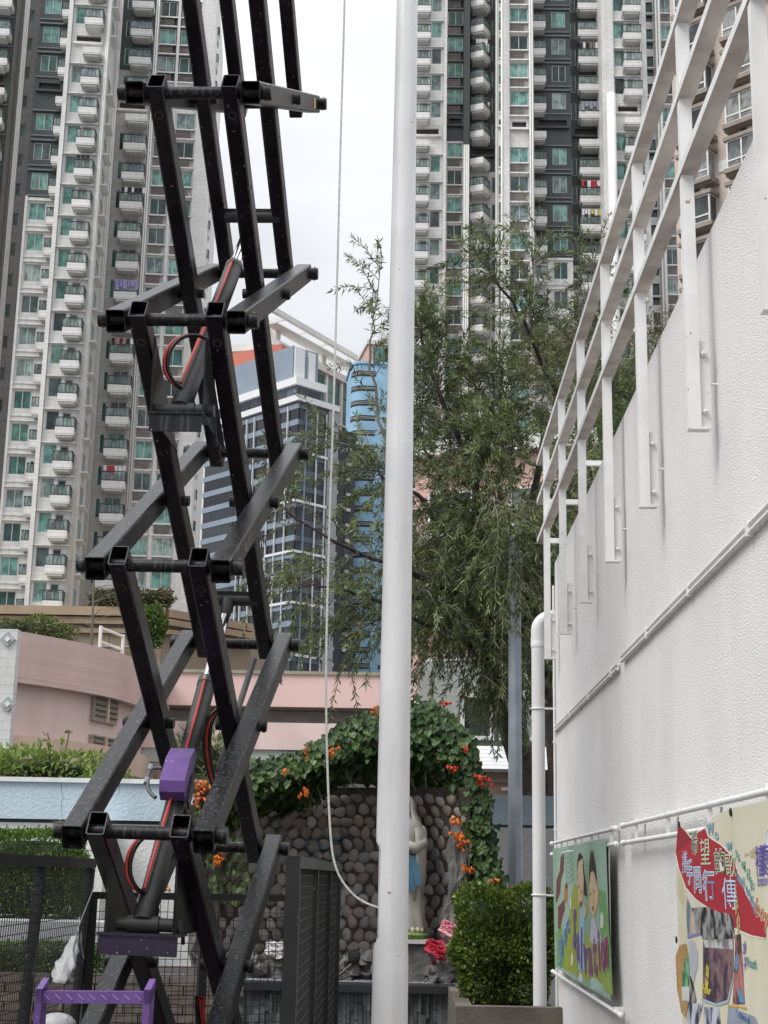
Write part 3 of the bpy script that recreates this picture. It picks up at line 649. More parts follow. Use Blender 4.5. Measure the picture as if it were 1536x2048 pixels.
# louvred windows in the curved wall
for (xa, ya, h, nm) in ((200, 1395, .62, 0), (193, 1522, .6, 0)):
    i_ = 8; p = arcp[i_]; d = (arcp[i_+1]-arcp[i_-1]).normalized(); nn_ = Vector((d.y, -d.x, 0)); zc = P(xa, ya, p.y).z
    o = MB().box(-.62, .62, -.08, .04, -h, h).build('louvred_window', M('louvre_frame', (.30, .25, .22), .6), PR, p + nn_*-.26 + Vector((0, 0, zc)), rot=(0, 0, math.atan2(d.y, d.x)))
    for j in range(9):
        for s_ in (-.31, .31): MB().box(-.24, .24, -.14, -.085, -.04, .0).build('slat', M('louvre_slat', (.16, .15, .12), .6), o, (s_, 0, -h*.82+j*h*.21), rot=(math.radians(-30), 0, 0))
    MB().box(-.03, .03, -.16, -.082, -h, h).build('mullion', peach, o)
# white tiled end pier with diamond ornaments
pa, pe = P(-40, 1400, 33.2), P(25, 1400, 33.2)
MB().box(pa.x, pe.x, 33.2, 33.5, 0, P(15, 1258, 33.2).z).build('end_pier', M('white_pier_tile', (.62, .62, .60), .5, var=.05, brick=(.4, .2, (.8, .8, .8), .012)), PR)
for y_ in (1278, 1408):
    c = P(15, y_, 33.15); b = MB()
    b.prism([c+Vector((-.17, 0, 0)), c+Vector((0, 0, -.17)), c+Vector((.17, 0, 0)), c+Vector((0, 0, .17))], (0, .045, 0)); b.prism([c+Vector((-.07, -.03, 0)), c+Vector((0, -.03, -.07)), c+Vector((.07, -.03, 0)), c+Vector((0, -.03, .07))], (0, .028, 0), 1)
    b.build('diamond_ornament', [M('ornament_grey', (.36, .38, .42), .5), M('ornament_white', (.7, .7, .7), .5)], PR)
BR = thing('link_bridge', 'pale pink footbridge deck crossing behind the vine covered grotto', 'footbridge', (0, 0, 0))
Yb = 42; q0, q1 = P(322, 1350, Yb), P(832, 1350, Yb); zA, zB, zC = P(600, 1349, Yb).z, P(600, 1414, Yb).z, P(600, 1446, Yb).z
MB().box(q0.x, q1.x+8, Yb, Yb+.3, zB, zA).build('parapet', pinkb, BR); MB().box(q0.x-.05, q1.x+8, Yb-.06, Yb+.4, zA, zA+.09).build('coping', M('green_grey_coping', (.30, .29, .22), .7), BR)
MB().box(q0.x-6, q1.x+8, Yb+.31, Yb+6, zB-.05, zB+.15).build('deck', soffit, BR); MB().box(q0.x-4, q1.x+8, Yb+.6, Yb+1.1, zC, zB-.06).build('beam', soffit, BR)
MB().box(q0.x-1.5, q0.x-.02, Yb-.15, Yb+.3, zB+.1, zA).build('corner_pier', pinkb, BR)
Yw = 40.2; w0, w1 = P(320, 1470, Yw), P(900, 1470, Yw)
MB().box(w0.x-3, w1.x, Yw, Yw+.3, P(600, 1500, Yw).z, P(600, 1446, Yw).z).build('stained_wall', pinks, BR)
MB().box(w0.x-3, w1.x, Yw+.1, Yw+.5, P(600, 1528, Yw).z, P(600, 1503, Yw).z).build('green_band', pale_green, BR)
MB().box(w0.x-3, w1.x, Yw+2, Yw+2.3, 0, P(600, 1530, Yw).z).build('rear_wall', M('dim_wall', (.16, .16, .15), .8), BR)
for i in range(6): MB().box(w0.x+1.6*i, w0.x+1.6*i+.25, Yw+.6, Yw+.9, 0, P(600, 1530, Yw).z).build('post', M('dim_post', (.12, .12, .12), .7), BR)
# white handrail on top of the ramp
b = P(200, 1283, 37.5); e = P(245, 1300, 38.5)
HR = thing('handrail', 'thin white handrail on top of the curved pink building', 'railing', (0, 0, 0))
for dz in (.0, .35): MB().tube([b+Vector((0, 0, dz)), e+Vector((0, 0, dz))], .035, 6).build('rail', pipe_white, HR)
for t in (0, 1): q = b.lerp(e, t); MB().tube([q-Vector((0, 0, .5)), q+Vector((0, 0, .40))], .045, 8).build('post', pipe_white, HR)
# ------------------------------------------------------------------ garden wall
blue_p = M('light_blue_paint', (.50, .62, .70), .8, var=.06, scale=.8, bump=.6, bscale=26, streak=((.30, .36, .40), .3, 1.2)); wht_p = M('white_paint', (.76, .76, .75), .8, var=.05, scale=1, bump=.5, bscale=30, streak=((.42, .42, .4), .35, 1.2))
shaded_blue = M('shaded_blue_paint', (.20, .245, .28), .8, var=.08, scale=1.2, bump=.4, bscale=30, streak=((.13, .15, .17), .4, 1.2)); shaded_white = M('shaded_white_paint', (.27, .275, .28), .8, var=.08, scale=1, bump=.4, bscale=30, streak=((.19, .19, .19), .4, 1.2))  # same wall under the tree: shade is put into darker copies of its paint
YG = 17.0; zt = P(200, 1557, YG).z; zm = P(200, 1640, YG).z; xl, xm, xr = P(-160, 1600, YG).x, P(500, 1600, YG).x, P(1180, 1600, YG).x
GW = thing('garden_wall', 'light blue and white painted garden wall behind the grotto and the lift', 'wall', (0, YG, 0))
MB().box(xl, xm, 0, .25, zm, zt-.05).build('blue_band', blue_p, GW); MB().box(xl-.02, xm+.1, -.04, .3, zt-.05, zt).build('coping', M('white_coping', (.70, .71, .72), .7), GW)
MB().box(xl, xm, .06, .25, 0, zm-.04).build('white_band', wht_p, GW); MB().box(xl, xm, .07, .25, zm-.04, zm).build('joint', M('dark_joint', (.06, .06, .06), .8), GW)
crk = M('crack_dark', (.10, .12, .13), .9)
for x_, y0_, y1_ in ((127, 1565, 1632), (240, 1570, 1592)):
    a_, b_ = P(x_, y0_, YG), P(x_-4, y1_, YG); pts_ = [Vector((a_.x+(b_.x-a_.x)*i/7+random.gauss(0, .012)-GW.location.x, -.001, a_.z+(b_.z-a_.z)*i/7)) for i in range(8)]
    MB().tube(pts_, [.0028*(1-.6*i/7) for i in range(8)], 4).build('crack', crk, GW)
zj = P(1000, 1652, YG).z; zt2 = P(1000, 1590, YG).z
MB().box(xm+.12, xr, .01, .25, zj+.015, zt2).build('shaded_blue_band', shaded_blue, GW); MB().box(xm+.12, xr, .01, .25, 0, zj-.015).build('shaded_white_band', shaded_white, GW); MB().box(xm+.12, xr, .03, .25, zj-.015, zj+.015).build('joint', M('dark_joint'if 0 else 'dark_joint', (.06, .06, .06)), GW)
c0, c1 = P(150, 1700, 16.6), P(212, 1700, 16.6)
MB().box(c0.x, c1.x, -.5, 0, 0, zm-.06).build('pilaster', wht_p, GW)
# ------------------------------------------------------------------ gatehouse with a white tiled eave behind the wall
GH = thing('gatehouse', 'small gatehouse with a white tiled eave behind the shaded wall under the tree', 'building', (0, 21, 0))
e0, e1 = P(938, 1500, 21), P(1092, 1500, 21); zu, zl, zf = P(1000, 1492, 21).z, P(1000, 1540, 21).z, P(1000, 1595, 21).z
eave = M('white_eave_tile', (.72, .73, .74), .35, var=.03); tanw = M('tan_wall', (.40, .27, .19), .7, var=.08, scale=1)
rows = 6
for i in range(rows):
    z0 = zl+(zu-zl)*i/rows; z1 = zl+(zu-zl)*(i+.93)/rows; k = .22*(1-i/rows)
    MB().prism([(e0.x+.10*(i/rows), -k, z0), (e1.x, -k, z0), (e1.x, -k+.03, z1), (e0.x+.10*((i+.9)/rows), -k+.03, z1)], (0, .3, 0)).build('eave_tile_row', eave, GH)
MB().box(e0.x+.03, e1.x, .12, 1.5, zl-.02, zu-.02).build('eave_core', eave, GH)
MB().box(e0.x+.2, e1.x, .2, 1.5, 0, zl-.025).build('wall', tanw, GH); MB().box(e0.x+.15, e1.x, .1, .3, zl-.16, zl-.11).build('trim', concrete_b, GH)
MB().tube([(e0.x+.45, .1, zf+.12), (e0.x+.62, .1, zf+.13)], .025, 6).build('lamp_tube', pipe_white, GH)
pf = P(905, 1450, 27); zt3 = P(950, 1320, 27).z
GB = thing('grey_annexe', 'grey annexe with broad windows seen through the hanging branches', 'building', (pf.x, 27, 0))
MB().box(-.6, 5, .3, 5, 0, zt3).build('wall', M('dim_grey_wall', (.33, .34, .32), .8, var=.08), GB)
for i, (a, b_) in enumerate(((.15, .75), (.85, 1.5), (1.6, 2.2))): window(GB, a, b_, P(950, 1478, 27).z, P(950, 1385, 27).z, .2, 1, pane_grey, fr_white)
# ------------------------------------------------------------------ octagonal lamp post
lp = P(1031, 1780, 15.6)
LPST = thing('lamp_post', 'tall grey octagonal lamp post in front of the shaded garden wall', 'lamp post', (lp.x, 15.6, 0))
galv = M('galvanised_steel', (.25, .275, .31), .5, metal=.25, var=.12, scale=5, streak=((.18, .19, .2), .4, 6))
MB().lathe([(.078, 0), (.072, 2.5), (.062, 5.2)], 8).build('shaft', galv, LPST); MB().box(-.16, .16, -.16, .16, 0, .025).build('base_plate', galv, LPST)
MB().lathe([(.066, 5.2), (.066, 5.26), (.02, 5.3)], 8).build('cap', galv, LPST)
# ------------------------------------------------------------------ slate faced planting bed with the grotto in it
YS = 14.2; zs = P(600, 1967, YS).z; s0, s1 = P(150, 2000, YS).x, P(912, 2000, YS).x
SW = thing('slate_wall', 'low retaining wall faced with stacked grey slate strips under the grotto', 'wall', (0, YS, 0))
slate_m = M('slate', (.085, .088, .092), .65, var=.35, scale=9, island=.45); black_c = M('black_coping', (.022, .024, .028), .35)
MB().box(s0, s1, .08, .5, 0, zs-.06).build('core', M('slate_core', (.03, .03, .032), .8), SW)
b = MB(); x = s0
while x < s1-.03:
    w = random.uniform(.025, .05); z = random.uniform(-.1, 0)
    while z < zs-.07:
        h = random.uniform(.08, .28); b.box(x, min(x+w-.003, s1), .03+random.uniform(0, .035), .085, max(0, z), min(z+h-.003, zs-.07)); z += h
    x += w
tag(b.build('slate_strips', slate_m, SW), kind='stuff')
MB().box(s0-.02, s1, -.03, .35, zs-.065, zs).build('coping', black_c, SW)
GR = tag(MB().box(s0, s1+.5, YS+.36, YS+2.6, 0, zs-.02).build('planting_bed', M('bed_soil', (.06, .05, .045), .9, var=.3, bump=.5, bscale=40)), kind='structure')
v_, q_ = [], []
npb = 5200; gx = RNG.uniform(s0, s1+.3, npb); gy = RNG.uniform(YS+.36, YS+1.0, npb); gr = RNG.uniform(.012, .03, npb)
base = np.array([(1, 0, -.4), (-.5, .87, -.4), (-.5, -.87, -.4), (0, 0, .6)])
rot = RNG.uniform(0, 6.28, npb); cs, sn = np.cos(rot), np.sin(rot)
V = np.stack([np.stack([gx+gr*(bx*cs-by*sn), gy+gr*(bx*sn+by*cs), zs-.012+gr*bz], 1) for bx, by, bz in base], 1).reshape(-1, 3)
Fq = (np.arange(npb)[:, None, None]*4 + np.array([[0, 1, 3], [1, 2, 3], [2, 0, 3]])).reshape(-1, 3)
tag(put('gravel', np_mesh('gravel', V, Fq, M('grey_gravel', (.22, .23, .25), .8, var=.2, island=.5))), kind='stuff')
# ------------------------------------------------------------------ the grotto: a concave niche of set pebbles
YN = 15.9
GT_ = thing('pebble_grotto', 'garden grotto niche lined with smooth grey pebbles under a vine', 'grotto', (0, 0, 0))
def niche(px, py):       # a point on the concave back wall
    t = (px-665)/265.0; top = max(0, (1760-py)/190.0)
    Y = YN - .95*t*t - .35*min(1.2, top)**2
    return P(px, py, Y)
mortar = M('dark_mortar', (.085, .068, .058), .9, var=.3, scale=5, bump=.6, bscale=50)
gxs = [395+ (940-395)*i/26 for i in range(27)]; gys = [1575+(1990-1575)*j/16 for j in range(17)]
b = MB(); vs = [niche(x, y) for y in gys for x in gxs]; fs = [(j*27+i, j*27+i+1, (j+1)*27+i+1, (j+1)*27+i) for j in range(16) for i in range(26)]
b.add(vs, fs); b.build('back_wall', mortar, GT_, smooth=True)
peb = [M('pebble_'+nm, c, .55, var=.18, scale=14, rnd=.3, bump=.15, bscale=60) for nm, c in (('grey', (.31, .285, .265)), ('brown', (.29, .24, .21)), ('pale', (.38, .36, .34)))]
pm = []
for i in range(6):
    b = MB(); b.ball((0, 0, 0), 1, 9, 6, sc=(1, .27, 1)); vv = []
    ph = [random.uniform(0, 6.28) for _ in range(3)]
    for x, y, z in b.v:
        a = math.atan2(z, x); f_ = 1+.10*math.sin(2*a+ph[0])+.06*math.sin(3*a+ph[1]); vv.append((x*f_, y, z*f_*1.0))
    b.v = vv; pm.append(b.mesh('pebble', peb[i % 3], True))
def inside(px, py): 
    if not (405 < px < 932 and 1576 < py < 1975): return False
    t = (px-665)/262.0; return py > 1582+30*t*t*t*t
raw = []
for j in range(18):
    for i in range(24):
        x, y = 400+23.5*i+(11.7 if j % 2 else 0)+random.uniform(-5, 5), 1577+22.5*j+random.uniform(-4.5, 4.5)
        if inside(x, y): raw.append([x, y])
for _ in range(6):       # let the stones settle away from each other
    for p in raw:
        fx = fy = 0
        for q in raw:
            dx_, dy_ = p[0]-q[0], p[1]-q[1]; d2 = dx_*dx_+dy_*dy_
            if 0 < d2 < 23*23: d = math.sqrt(d2); fx += dx_/d*(23-d)*.22; fy += dy_/d*(23-d)*.22
        p[0] += fx; p[1] += fy
pts = [(x, y, .53*min(math.hypot(x-a, y-c) for a, c in raw if (a, c) != (x, y))*random.uniform(.93, 1.10)) for x, y in raw]
pts.sort(key=lambda p: -p[2]); peb_stuff = MB()
for i, (x, y, r) in enumerate(pts):
    p = niche(x, y); e1_ = niche(x+6, y)-niche(x-6, y); e2_ = niche(x, y-6)-niche(x, y+6); nn_ = e1_.cross(e2_).normalized()
    if nn_.y > 0: nn_ = -nn_
    s_ = r/3000*15.6; zx = e1_.normalized(); zz_ = nn_.cross(zx)*-1; zz_ = zx.cross(-nn_)
    an = random.uniform(0, 3.14); ax = zx*math.cos(an)+zz_*math.sin(an); az = ax.cross(-nn_)
    mtx = Matrix((ax*s_*random.uniform(1.0, 1.25), -nn_*s_*random.uniform(.85, 1.15), az*s_*random.uniform(.84, 1.0))).transposed().to_4x4(); mtx.translation = p + nn_*.004
    if i < 300:
        o = put('pebble', pm[(i*5+int(x)) % 6], GT_); o.matrix_local = mtx
    else:
        m_ = pm[i % 6]; peb_stuff.add([mtx @ v.co for v in m_.vertices], [tuple(f.vertices) for f in m_.polygons], i % 3)
if peb_stuff.v: tag(peb_stuff.build('small_pebbles', peb, GT_, smooth=True), kind='stuff')
# inscription: blue enamel discs with gilt characters
disc_b = M('blue_enamel', (.03, .10, .16), .35); gilt = M('gilt', (.42, .27, .12), .45, metal=.3)
def text_mesh(s, size, mat, ext=.0, off=0.0, name='lettering'):
    c = bpy.data.curves.new('t', 'FONT'); c.body = s; c.size = size; c.extrude = ext; c.offset = off; c.align_x = 'CENTER'; c.align_y = 'CENTER'; c.resolution_u = 2
    o = bpy.data.objects.new('t', c); COL.objects.link(o); dg = bpy.context.evaluated_depsgraph_get(); dg.update()
    me = bpy.data.meshes.new_from_object(o.evaluated_get(dg)); me.name = name; bpy.data.objects.remove(o); bpy.data.curves.remove(c)
    me.materials.clear(); me.materials.append(mat); return me
for col_x, s_, y0 in ((672, '露德聖母', 1668), (628, '為我等祈', 1693)):
    for i, ch in enumerate(s_):
        p = niche(col_x, y0+32.5*i); p.y -= .075
        o = MB().lathe([(.072, 0), (.072, .02), (.066, .025)], 24).build('inscription_disc', disc_b, GT_, p, rot=(math.radians(90), 0, 0))
        put('character', text_mesh(ch, .105, gilt, .004), o, (0, 0, .028))
# craggy rock rim on the right and the foot of the niche
rock = M('grey_rock', (.13, .125, .118), .85, var=.4, scale=7, bump=.9, bscale=16, lo=.3, hi=.7)
def crag(path, rad, name, parent, seed, n=14, mat=None):
    rr = random.Random(seed); b = MB(); k = len(path); vs = []
    for i in range(k*3-2):
        f = i/3.0; a = int(min(f, k-2)); p = Vector(path[a]).lerp(Vector(path[a+1]), f-a); r = rad[a]+(rad[min(a+1, k-1)]-rad[a])*(f-a)
        for j in range(n):
            t = 2*math.pi*j/n; q = r*rr.uniform(.65, 1.25); vs.append(p + Vector((math.cos(t)*q, math.sin(t)*q, rr.uniform(-.05, .05))))
    m_ = k*3-2
    fs = [(i*n+j, i*n+(j+1) % n, (i+1)*n+(j+1) % n, (i+1)*n+j) for i in range(m_-1) for j in range(n)] + [tuple(range(n))[::-1], tuple(range((m_-1)*n, m_*n))]
    b.add(vs, fs); return b.build(name, mat or rock, parent)
crag([P(905, 1975, 14.9), P(915, 1900, 14.9), P(905, 1830, 14.9), P(918, 1760, 14.9), P(912, 1690, 14.95), P(920, 1630, 15.0)], [.17, .13, .11, .10, .09, .07], 'rock_rim', GT_, 3)
crag([P(412, 1985, 15.1), P(405, 1900, 15.1), P(412, 1800, 15.1), P(420, 1700, 15.1)], [.15, .13, .11, .1], 'rock_rim', GT_, 4)
# rocks, lamp and flowers at its foot
for i, (x, y, Y, r, lab) in enumerate(((690, 1932, 14.95, .10, 'low grey rock beside the black garden spotlight'), (735, 1925, 15.1, .12, 'grey rock left of the flagpole foot in the grotto bed'), (760, 1940, 14.9, .07, 'small grey stone touching the gravel left of the flagpole'),
                                     (850, 1915, 15.05, .16, 'grey rock under the statue pedestal'), (880, 1945, 14.75, .11, 'grey rock at the right end of the slate wall'), (560, 1930, 14.95, .12, 'grey rock behind the mesh fence at the grotto foot'), (500, 1935, 14.95, .14, 'broad grey rock at the left end of the grotto bed'))):
    p = P(x, y, Y); o = crag([p+Vector((0, 0, -r)), p, p+Vector((.02, 0, r*.5)), p+Vector((0, .02, r*.8))], [r*1.3, r*1.35, r, r*.35], 'garden_rock', None, 20+i, 11)
    tag(o, lab, 'rock', 'rocks in the grotto bed')
sp = P(708, 1905, 14.7); blk = M('black_plastic', (.015, .015, .016), .4)
SPL = thing('garden_spotlight', 'small black spotlight on a bent stem in the grotto bed', 'spotlight', (sp.x, 14.7, zs-.02))
MB().tube([(-.22, 0, 0), (-.1, 0, .10), (-.02, 0, .17)], .012, 6).build('stem', blk, SPL); MB().lathe([(.02, 0), (.055, .02), (.06, .12), (.05, .125)], 14).build('lamp_head', blk, SPL, (0, 0, .19), rot=(math.radians(-60), 0, 0)); MB().box(-.27, -.17, -.05, .05, -.05, .012).build('base', blk, SPL)
def bouquet(name, label, c, h, wrapc, petal, seed):
    rr = random.Random(seed); t = thing(name, label, 'bouquet', c)
    prof = [(.012, 0), (.03, h*.35), (.09, h*.75), (.115, h)]
    MB().lathe(prof, 14, fn=lambda r, z, a: r*(1+.22*math.sin(a*5+z*9)*(z/h))).build('wrapper', M('wrap_%s' % seed, wrapc, .3, var=.15, scale=20), t)
    for i in range(9):
        p = (rr.uniform(-.07, .07), rr.uniform(-.07, .05), h+rr.uniform(-.01, .05)); b = MB()
        for k in range(7):
            a = k*.9; rr2 = .012+.0045*k; q = Vector(p)+Vector((math.cos(a)*rr2, math.sin(a)*rr2, -.004*k)); b.ball(q, .022, 5, 4, sc=(1, .6, 1))
        b.build('flower', M('petal_%s' % seed, petal, .6, var=.25, scale=30), t)
    t.rotation_euler = (math.radians(38), math.radians(12), 0); return t
p = P(872, 1925, 14.6); bouquet('bouquet', 'crimson bouquet lying in the bed right of the flagpole', p+Vector((-.03, .1, -.02)), .2, (.35, .03, .06), (.38, .01, .03), 1)
p = P(893, 1890, 14.75); bouquet('bouquet', 'pale pink wrapped bouquet propped against the rock rim', p+Vector((0, .12, -.05)), .26, (.6, .35, .38), (.62, .22, .26), 2)
p = P(548, 1912, 14.8); bouquet('bouquet', 'white and lilac posy behind the mesh fence', p+Vector((0, .1, -.05)), .14, (.5, .5, .42), (.62, .58, .62), 3)
# ------------------------------------------------------------------ the statue
marble = M('white_marble', (.44, .42, .385), .5, var=.10, scale=6, streak=((.38, .36, .33), .35, 6)); sash_m = M('blue_sash', (.028, .095, .15), .6, var=.2); grass_m = M('painted_grass', (.13, .20, .05), .8, var=.4, scale=40)
sc_ = P(806, 1858, 15.0); zfoot = P(806, 1862, 15.0).z; zhead = P(806, 1590, 15.0).z; HS = zhead-zfoot
ST = thing('madonna_statue', 'white veiled statue with a blue sash half hidden behind the flagpole', 'statue', (sc_.x, 15.0, zfoot))
pr = [(.205, 0), (.215, .03), (.20, .12), (.19, .3), (.175, .45), (.150, .57), (.165, .68), (.185, .76), (.16, .80), (.075, .835), (.055, .86)]
o = MB().lathe([(r, z*HS) for r, z in pr], 40, fn=lambda r, z, a: r*(1+.07*math.sin(a*9+2*math.sin(z*4))*max(0, 1-z/(HS*.8)))*(1.0 if abs(math.sin(a)) < 2 else 1)).build('robe', marble, ST, smooth=True); o.scale = (1, .8, 1)
# veil: an open shell over head, shoulders and back
b = MB(); pv = [(.19, .22), (.215, .4), (.225, .58), (.215, .72), (.15, .82), (.115, .88), (.112, .94), (.085, .985), (.03, 1.0)]; nseg = 22; vs = []
for r, z in pv:
    for j in range(nseg+1):
        t = math.radians(-58) + math.radians(296)*j/nseg; rr = r*(1+.05*math.sin(j*1.7+z*6)); vs.append((rr*math.cos(t), .85*rr*math.sin(t)+.01, z*HS))
w = nseg+1; b.add(vs, [(i*w+j, i*w+j+1, (i+1)*w+j+1, (i+1)*w+j) for i in range(len(pv)-1) for j in range(nseg)])
o = b.build('veil', marble, ST, smooth=True); md = o.modifiers.new('thick', 'SOLIDIFY'); md.thickness = .014
b = MB(); b.ball((0, 0, 0), .072, 16, 12, sc=(.86, .95, 1.25)); vv = []
for x, y, z in b.v:
    if y < 0:
        y -= .016*math.exp(-((x/.014)**2+((z+.004)/.02)**2)); y += .008*math.exp(-(((abs(x)-.026)/.012)**2+((z-.016)/.009)**2)); y -= .004*math.exp(-((x/.018)**2+((z+.036)/.006)**2)); y += .003*math.exp(-((x/.02)**2+((z+.045)/.004)**2))
    vv.append((x, y, z))
b.v = vv; b.build('head', marble, ST, (0, -.012, .915*HS), smooth=True)
for s_ in (-1, 1):          # praying arms and hands, palms together
    MB().tube([(s_*.155, 0, .76*HS), (s_*.175, -.05, .64*HS), (s_*.09, -.15, .60*HS), (s_*.02, -.185, .645*HS)], [.05, .062, .055, .03], 12).build('sleeve', marble, ST, smooth=True)
    hb = MB(); hb.prism([(s_*.004, -.20, .64*HS), (s_*.004, -.165, .64*HS), (s_*.004, -.175, .64*HS+.07), (s_*.004, -.205, .64*HS+.07)], (s_*.02, 0, 0))
    for k in range(4): hb.tube([(s_*.012, -.201+.009*k, .64*HS+.062), (s_*.010, -.199+.008*k, .64*HS+.10), (s_*.006, -.197+.007*k, .64*HS+.125-.006*abs(k-1.5))], [.0062, .0055, .004], 6)
    hb.tube([(s_*.014, -.168, .64*HS+.02), (s_*.012, -.158, .64*HS+.05), (s_*.01, -.162, .64*HS+.075)], [.008, .007, .005], 6)
    hb.build('hand', marble, ST, smooth=True)
b = MB()
for i in range(24): 
    t0, t1 = 2*math.pi*i/24, 2*math.pi*(i+1)/24; r = .168
    b.add([(r*math.cos(t), .8*r*math.sin(t), z*HS) for t, z in ((t0, .52), (t1, .52), (t1, .575), (t0, .575))], [(0, 1, 2, 3)])
b.build('sash', sash_m, ST, smooth=True)
for x0, x1, z1 in ((.0, .055, .30), (.05, .125, .35)): MB().prism([(x0, -.15, .55*HS), (x0+.055, -.15, .55*HS), (x1+.06, -.205, z1*HS), (x1-.01, -.21, z1*HS-.03)], (0, .025, 0)).build('sash_end', sash_m, ST)
MB().lathe([(.24, -.07), (.25, -.03), (.19, .01)], 20).build('grassy_mound', grass_m, ST); 
for i in range(8): a = -2.6+.3*i; MB().ball((.2*math.cos(a), .2*math.sin(a)*.9, .015), .028, 6, 5).build('carved_rose', M('faded_rose', (.50, .42, .30), .7), ST)
zb2 = P(806, 1885, 15.0).z
MB().box(-.25, .25, -.24, .24, zb2-zfoot, -.07).build('pedestal', M('pedestal_white', (.55, .54, .52), .7, var=.1), ST)
tag(MB().box(sc_.x-.22, sc_.x+.5, 14.8, 15.5, zs-.1, zb2).build('statue_plinth', rock), 'rough grey rock plinth under the white statue', 'plinth')
# ------------------------------------------------------------------ trumpet vine over the grotto
top = [(392, 1640), (402, 1575), (445, 1548), (500, 1524), (560, 1520), (610, 1508), (650, 1478), (690, 1448), (740, 1428), (790, 1408), (850, 1402), (900, 1425), (935, 1470), (955, 1530), (968, 1590), (975, 1650), (985, 1705), (1005, 1770)]
bot = [(398, 1770), (418, 1740), (450, 1690), (480, 1655), (520, 1632), (560, 1622), (600, 1612), (650, 1590), (700, 1580), (750, 1585), (800, 1590), (850, 1600), (890, 1615), (905, 1650), (920, 1700), (930, 1740), (945, 1775), (960, 1800)]
VN = thing('trumpet_vine', 'dense green trumpet vine with orange flowers draped over the grotto', 'vine', (0, 0, 0))
def vpt(s, t):
    f = s*(len(top)-1); a = min(int(f), len(top)-2); w = f-a
    tx, ty = top[a][0]*(1-w)+top[a+1][0]*w, top[a][1]*(1-w)+top[a+1][1]*w; bx, by = bot[a][0]*(1-w)+bot[a+1][0]*w, bot[a][1]*(1-w)+bot[a+1][1]*w
    px, py = tx*(1-t)+bx*t, ty*(1-t)+by*t
    return P(px, py, 15.45-.75*math.sin(math.pi*min(1, .15+.85*t))**.8+.25*t)
b = MB(); ns, ntt = 34, 7
vs = [vpt(i/ns, .05+.86*j/ntt)+Vector((0, .1, 0)) for i in range(ns+1) for j in range(ntt+1)]
b.add(vs, [(i*(ntt+1)+j, i*(ntt+1)+j+1, (i+1)*(ntt+1)+j+1, (i+1)*(ntt+1)+j) for i in range(ns) for j in range(ntt)])
b.build('stem_mat', M('vine_stems', (.045, .036, .024), .9, var=.4, scale=14, bump=.8, bscale=30), VN, smooth=True)
vine_leaf = M('vine_leaf', (.030, .075, .020), .42, spec=.3, var=.25, scale=3.0, rnd=.4, island=.45, trans=.2, c2=(.080, .145, .036)); old_leaf = M('pale_leaf', (.10, .15, .05), .5, var=.3, scale=4, rnd=.4, island=.4, trans=.2)
def heart():
    o_ = [(0, 0), (.30, -.13), (.52, .05), (.50, .34), (.28, .70), (0, 1.06), (-.28, .70), (-.50, .34), (-.52, .05), (-.30, -.13)]
    v = [(x, -abs(x)*.30-.12*y*y, y) for x, y in o_] + [(0, .02, .42)]
    return v, [(i, (i+1) % 10, 10) for i in range(10)]
hv, hf = heart(); hm = MB().add(hv, hf).mesh('leaf', vine_leaf); hm2 = MB().add(hv, hf).mesh('leaf', old_leaf)
lv = []
while len(lv) < 7600:
    s, t = random.random(), random.random()**1.15
    if t > .8 and random.random() < .45: continue
    if .42 < s < .62 and t > .85: continue
    p = vpt(s, t); p += Vector((random.gauss(0, .03), -abs(random.gauss(0, .07)), random.gauss(0, .03)))
    out_ = Vector((random.gauss(0, .35), -1, random.uniform(.0, .9)-.35*t)).normalized(); tip = Vector((random.gauss(0, .45), -.35, -1)); tip = (tip-out_*tip.dot(out_)).normalized(); x = tip.cross(out_).normalized()
    s_ = random.uniform(.042, .077)
    m = Matrix((x*s_, -out_*s_, tip*s_)).transposed().to_4x4(); m.translation = p; lv.append((p.y-(.08 if t < .6 else 0), m))
lv.sort(key=lambda a: a[0]); hv_n = np.array([(*v, 1) for v in hv]); Vs, Fs = [], []
for i, (_, m) in enumerate(lv):
    if i < 300: o = put('leaf', hm if i % 7 else hm2, VN); o.matrix_local = m
    else: Vs.append((np.array(m) @ hv_n.T).T[:, :3])
nv = len(Vs); Vall = np.concatenate(Vs); Fall = (np.arange(nv)[:, None, None]*11 + np.array(hf)).reshape(-1, 3)
tag(put('foliage', np_mesh('foliage', Vall, Fall, vine_leaf), VN), kind='stuff')
org = M('orange_trumpet', (.72, .17, .015), .5, var=.25, scale=20, rnd=.2, trans=.2); redf = M('red_trumpet', (.60, .05, .015), .5, var=.2, scale=20, trans=.2)
def trumpets(c, n_, sp_, mat, seed):
    rr = random.Random(seed); b = MB()
    for i in range(n_):
        p = Vector((rr.gauss(0, sp_), rr.uniform(-.08, .02), rr.gauss(0, sp_*1.2))); d = Vector((rr.gauss(0, .6), -.5, rr.uniform(-1, .4))).normalized(); l = rr.uniform(.035, .06)
        b.tube([p, p+d*l*.5, p+d*l], [.005, .009, .016], 6)
        x = d.cross(Vector((0, 0, 1))).normalized(); y = d.cross(x)
        for k in range(4):
            a = k*1.57+rr.random(); q = x*math.cos(a)+y*math.sin(a); r2 = d.cross(q); e = p+d*l
            b.add([e, e+q*.013+r2*.007, e+q*.028-d*.008, e+q*.013-r2*.007], [(0, 1, 2, 3)])
    return b.build('flower_cluster', mat, VN, c)
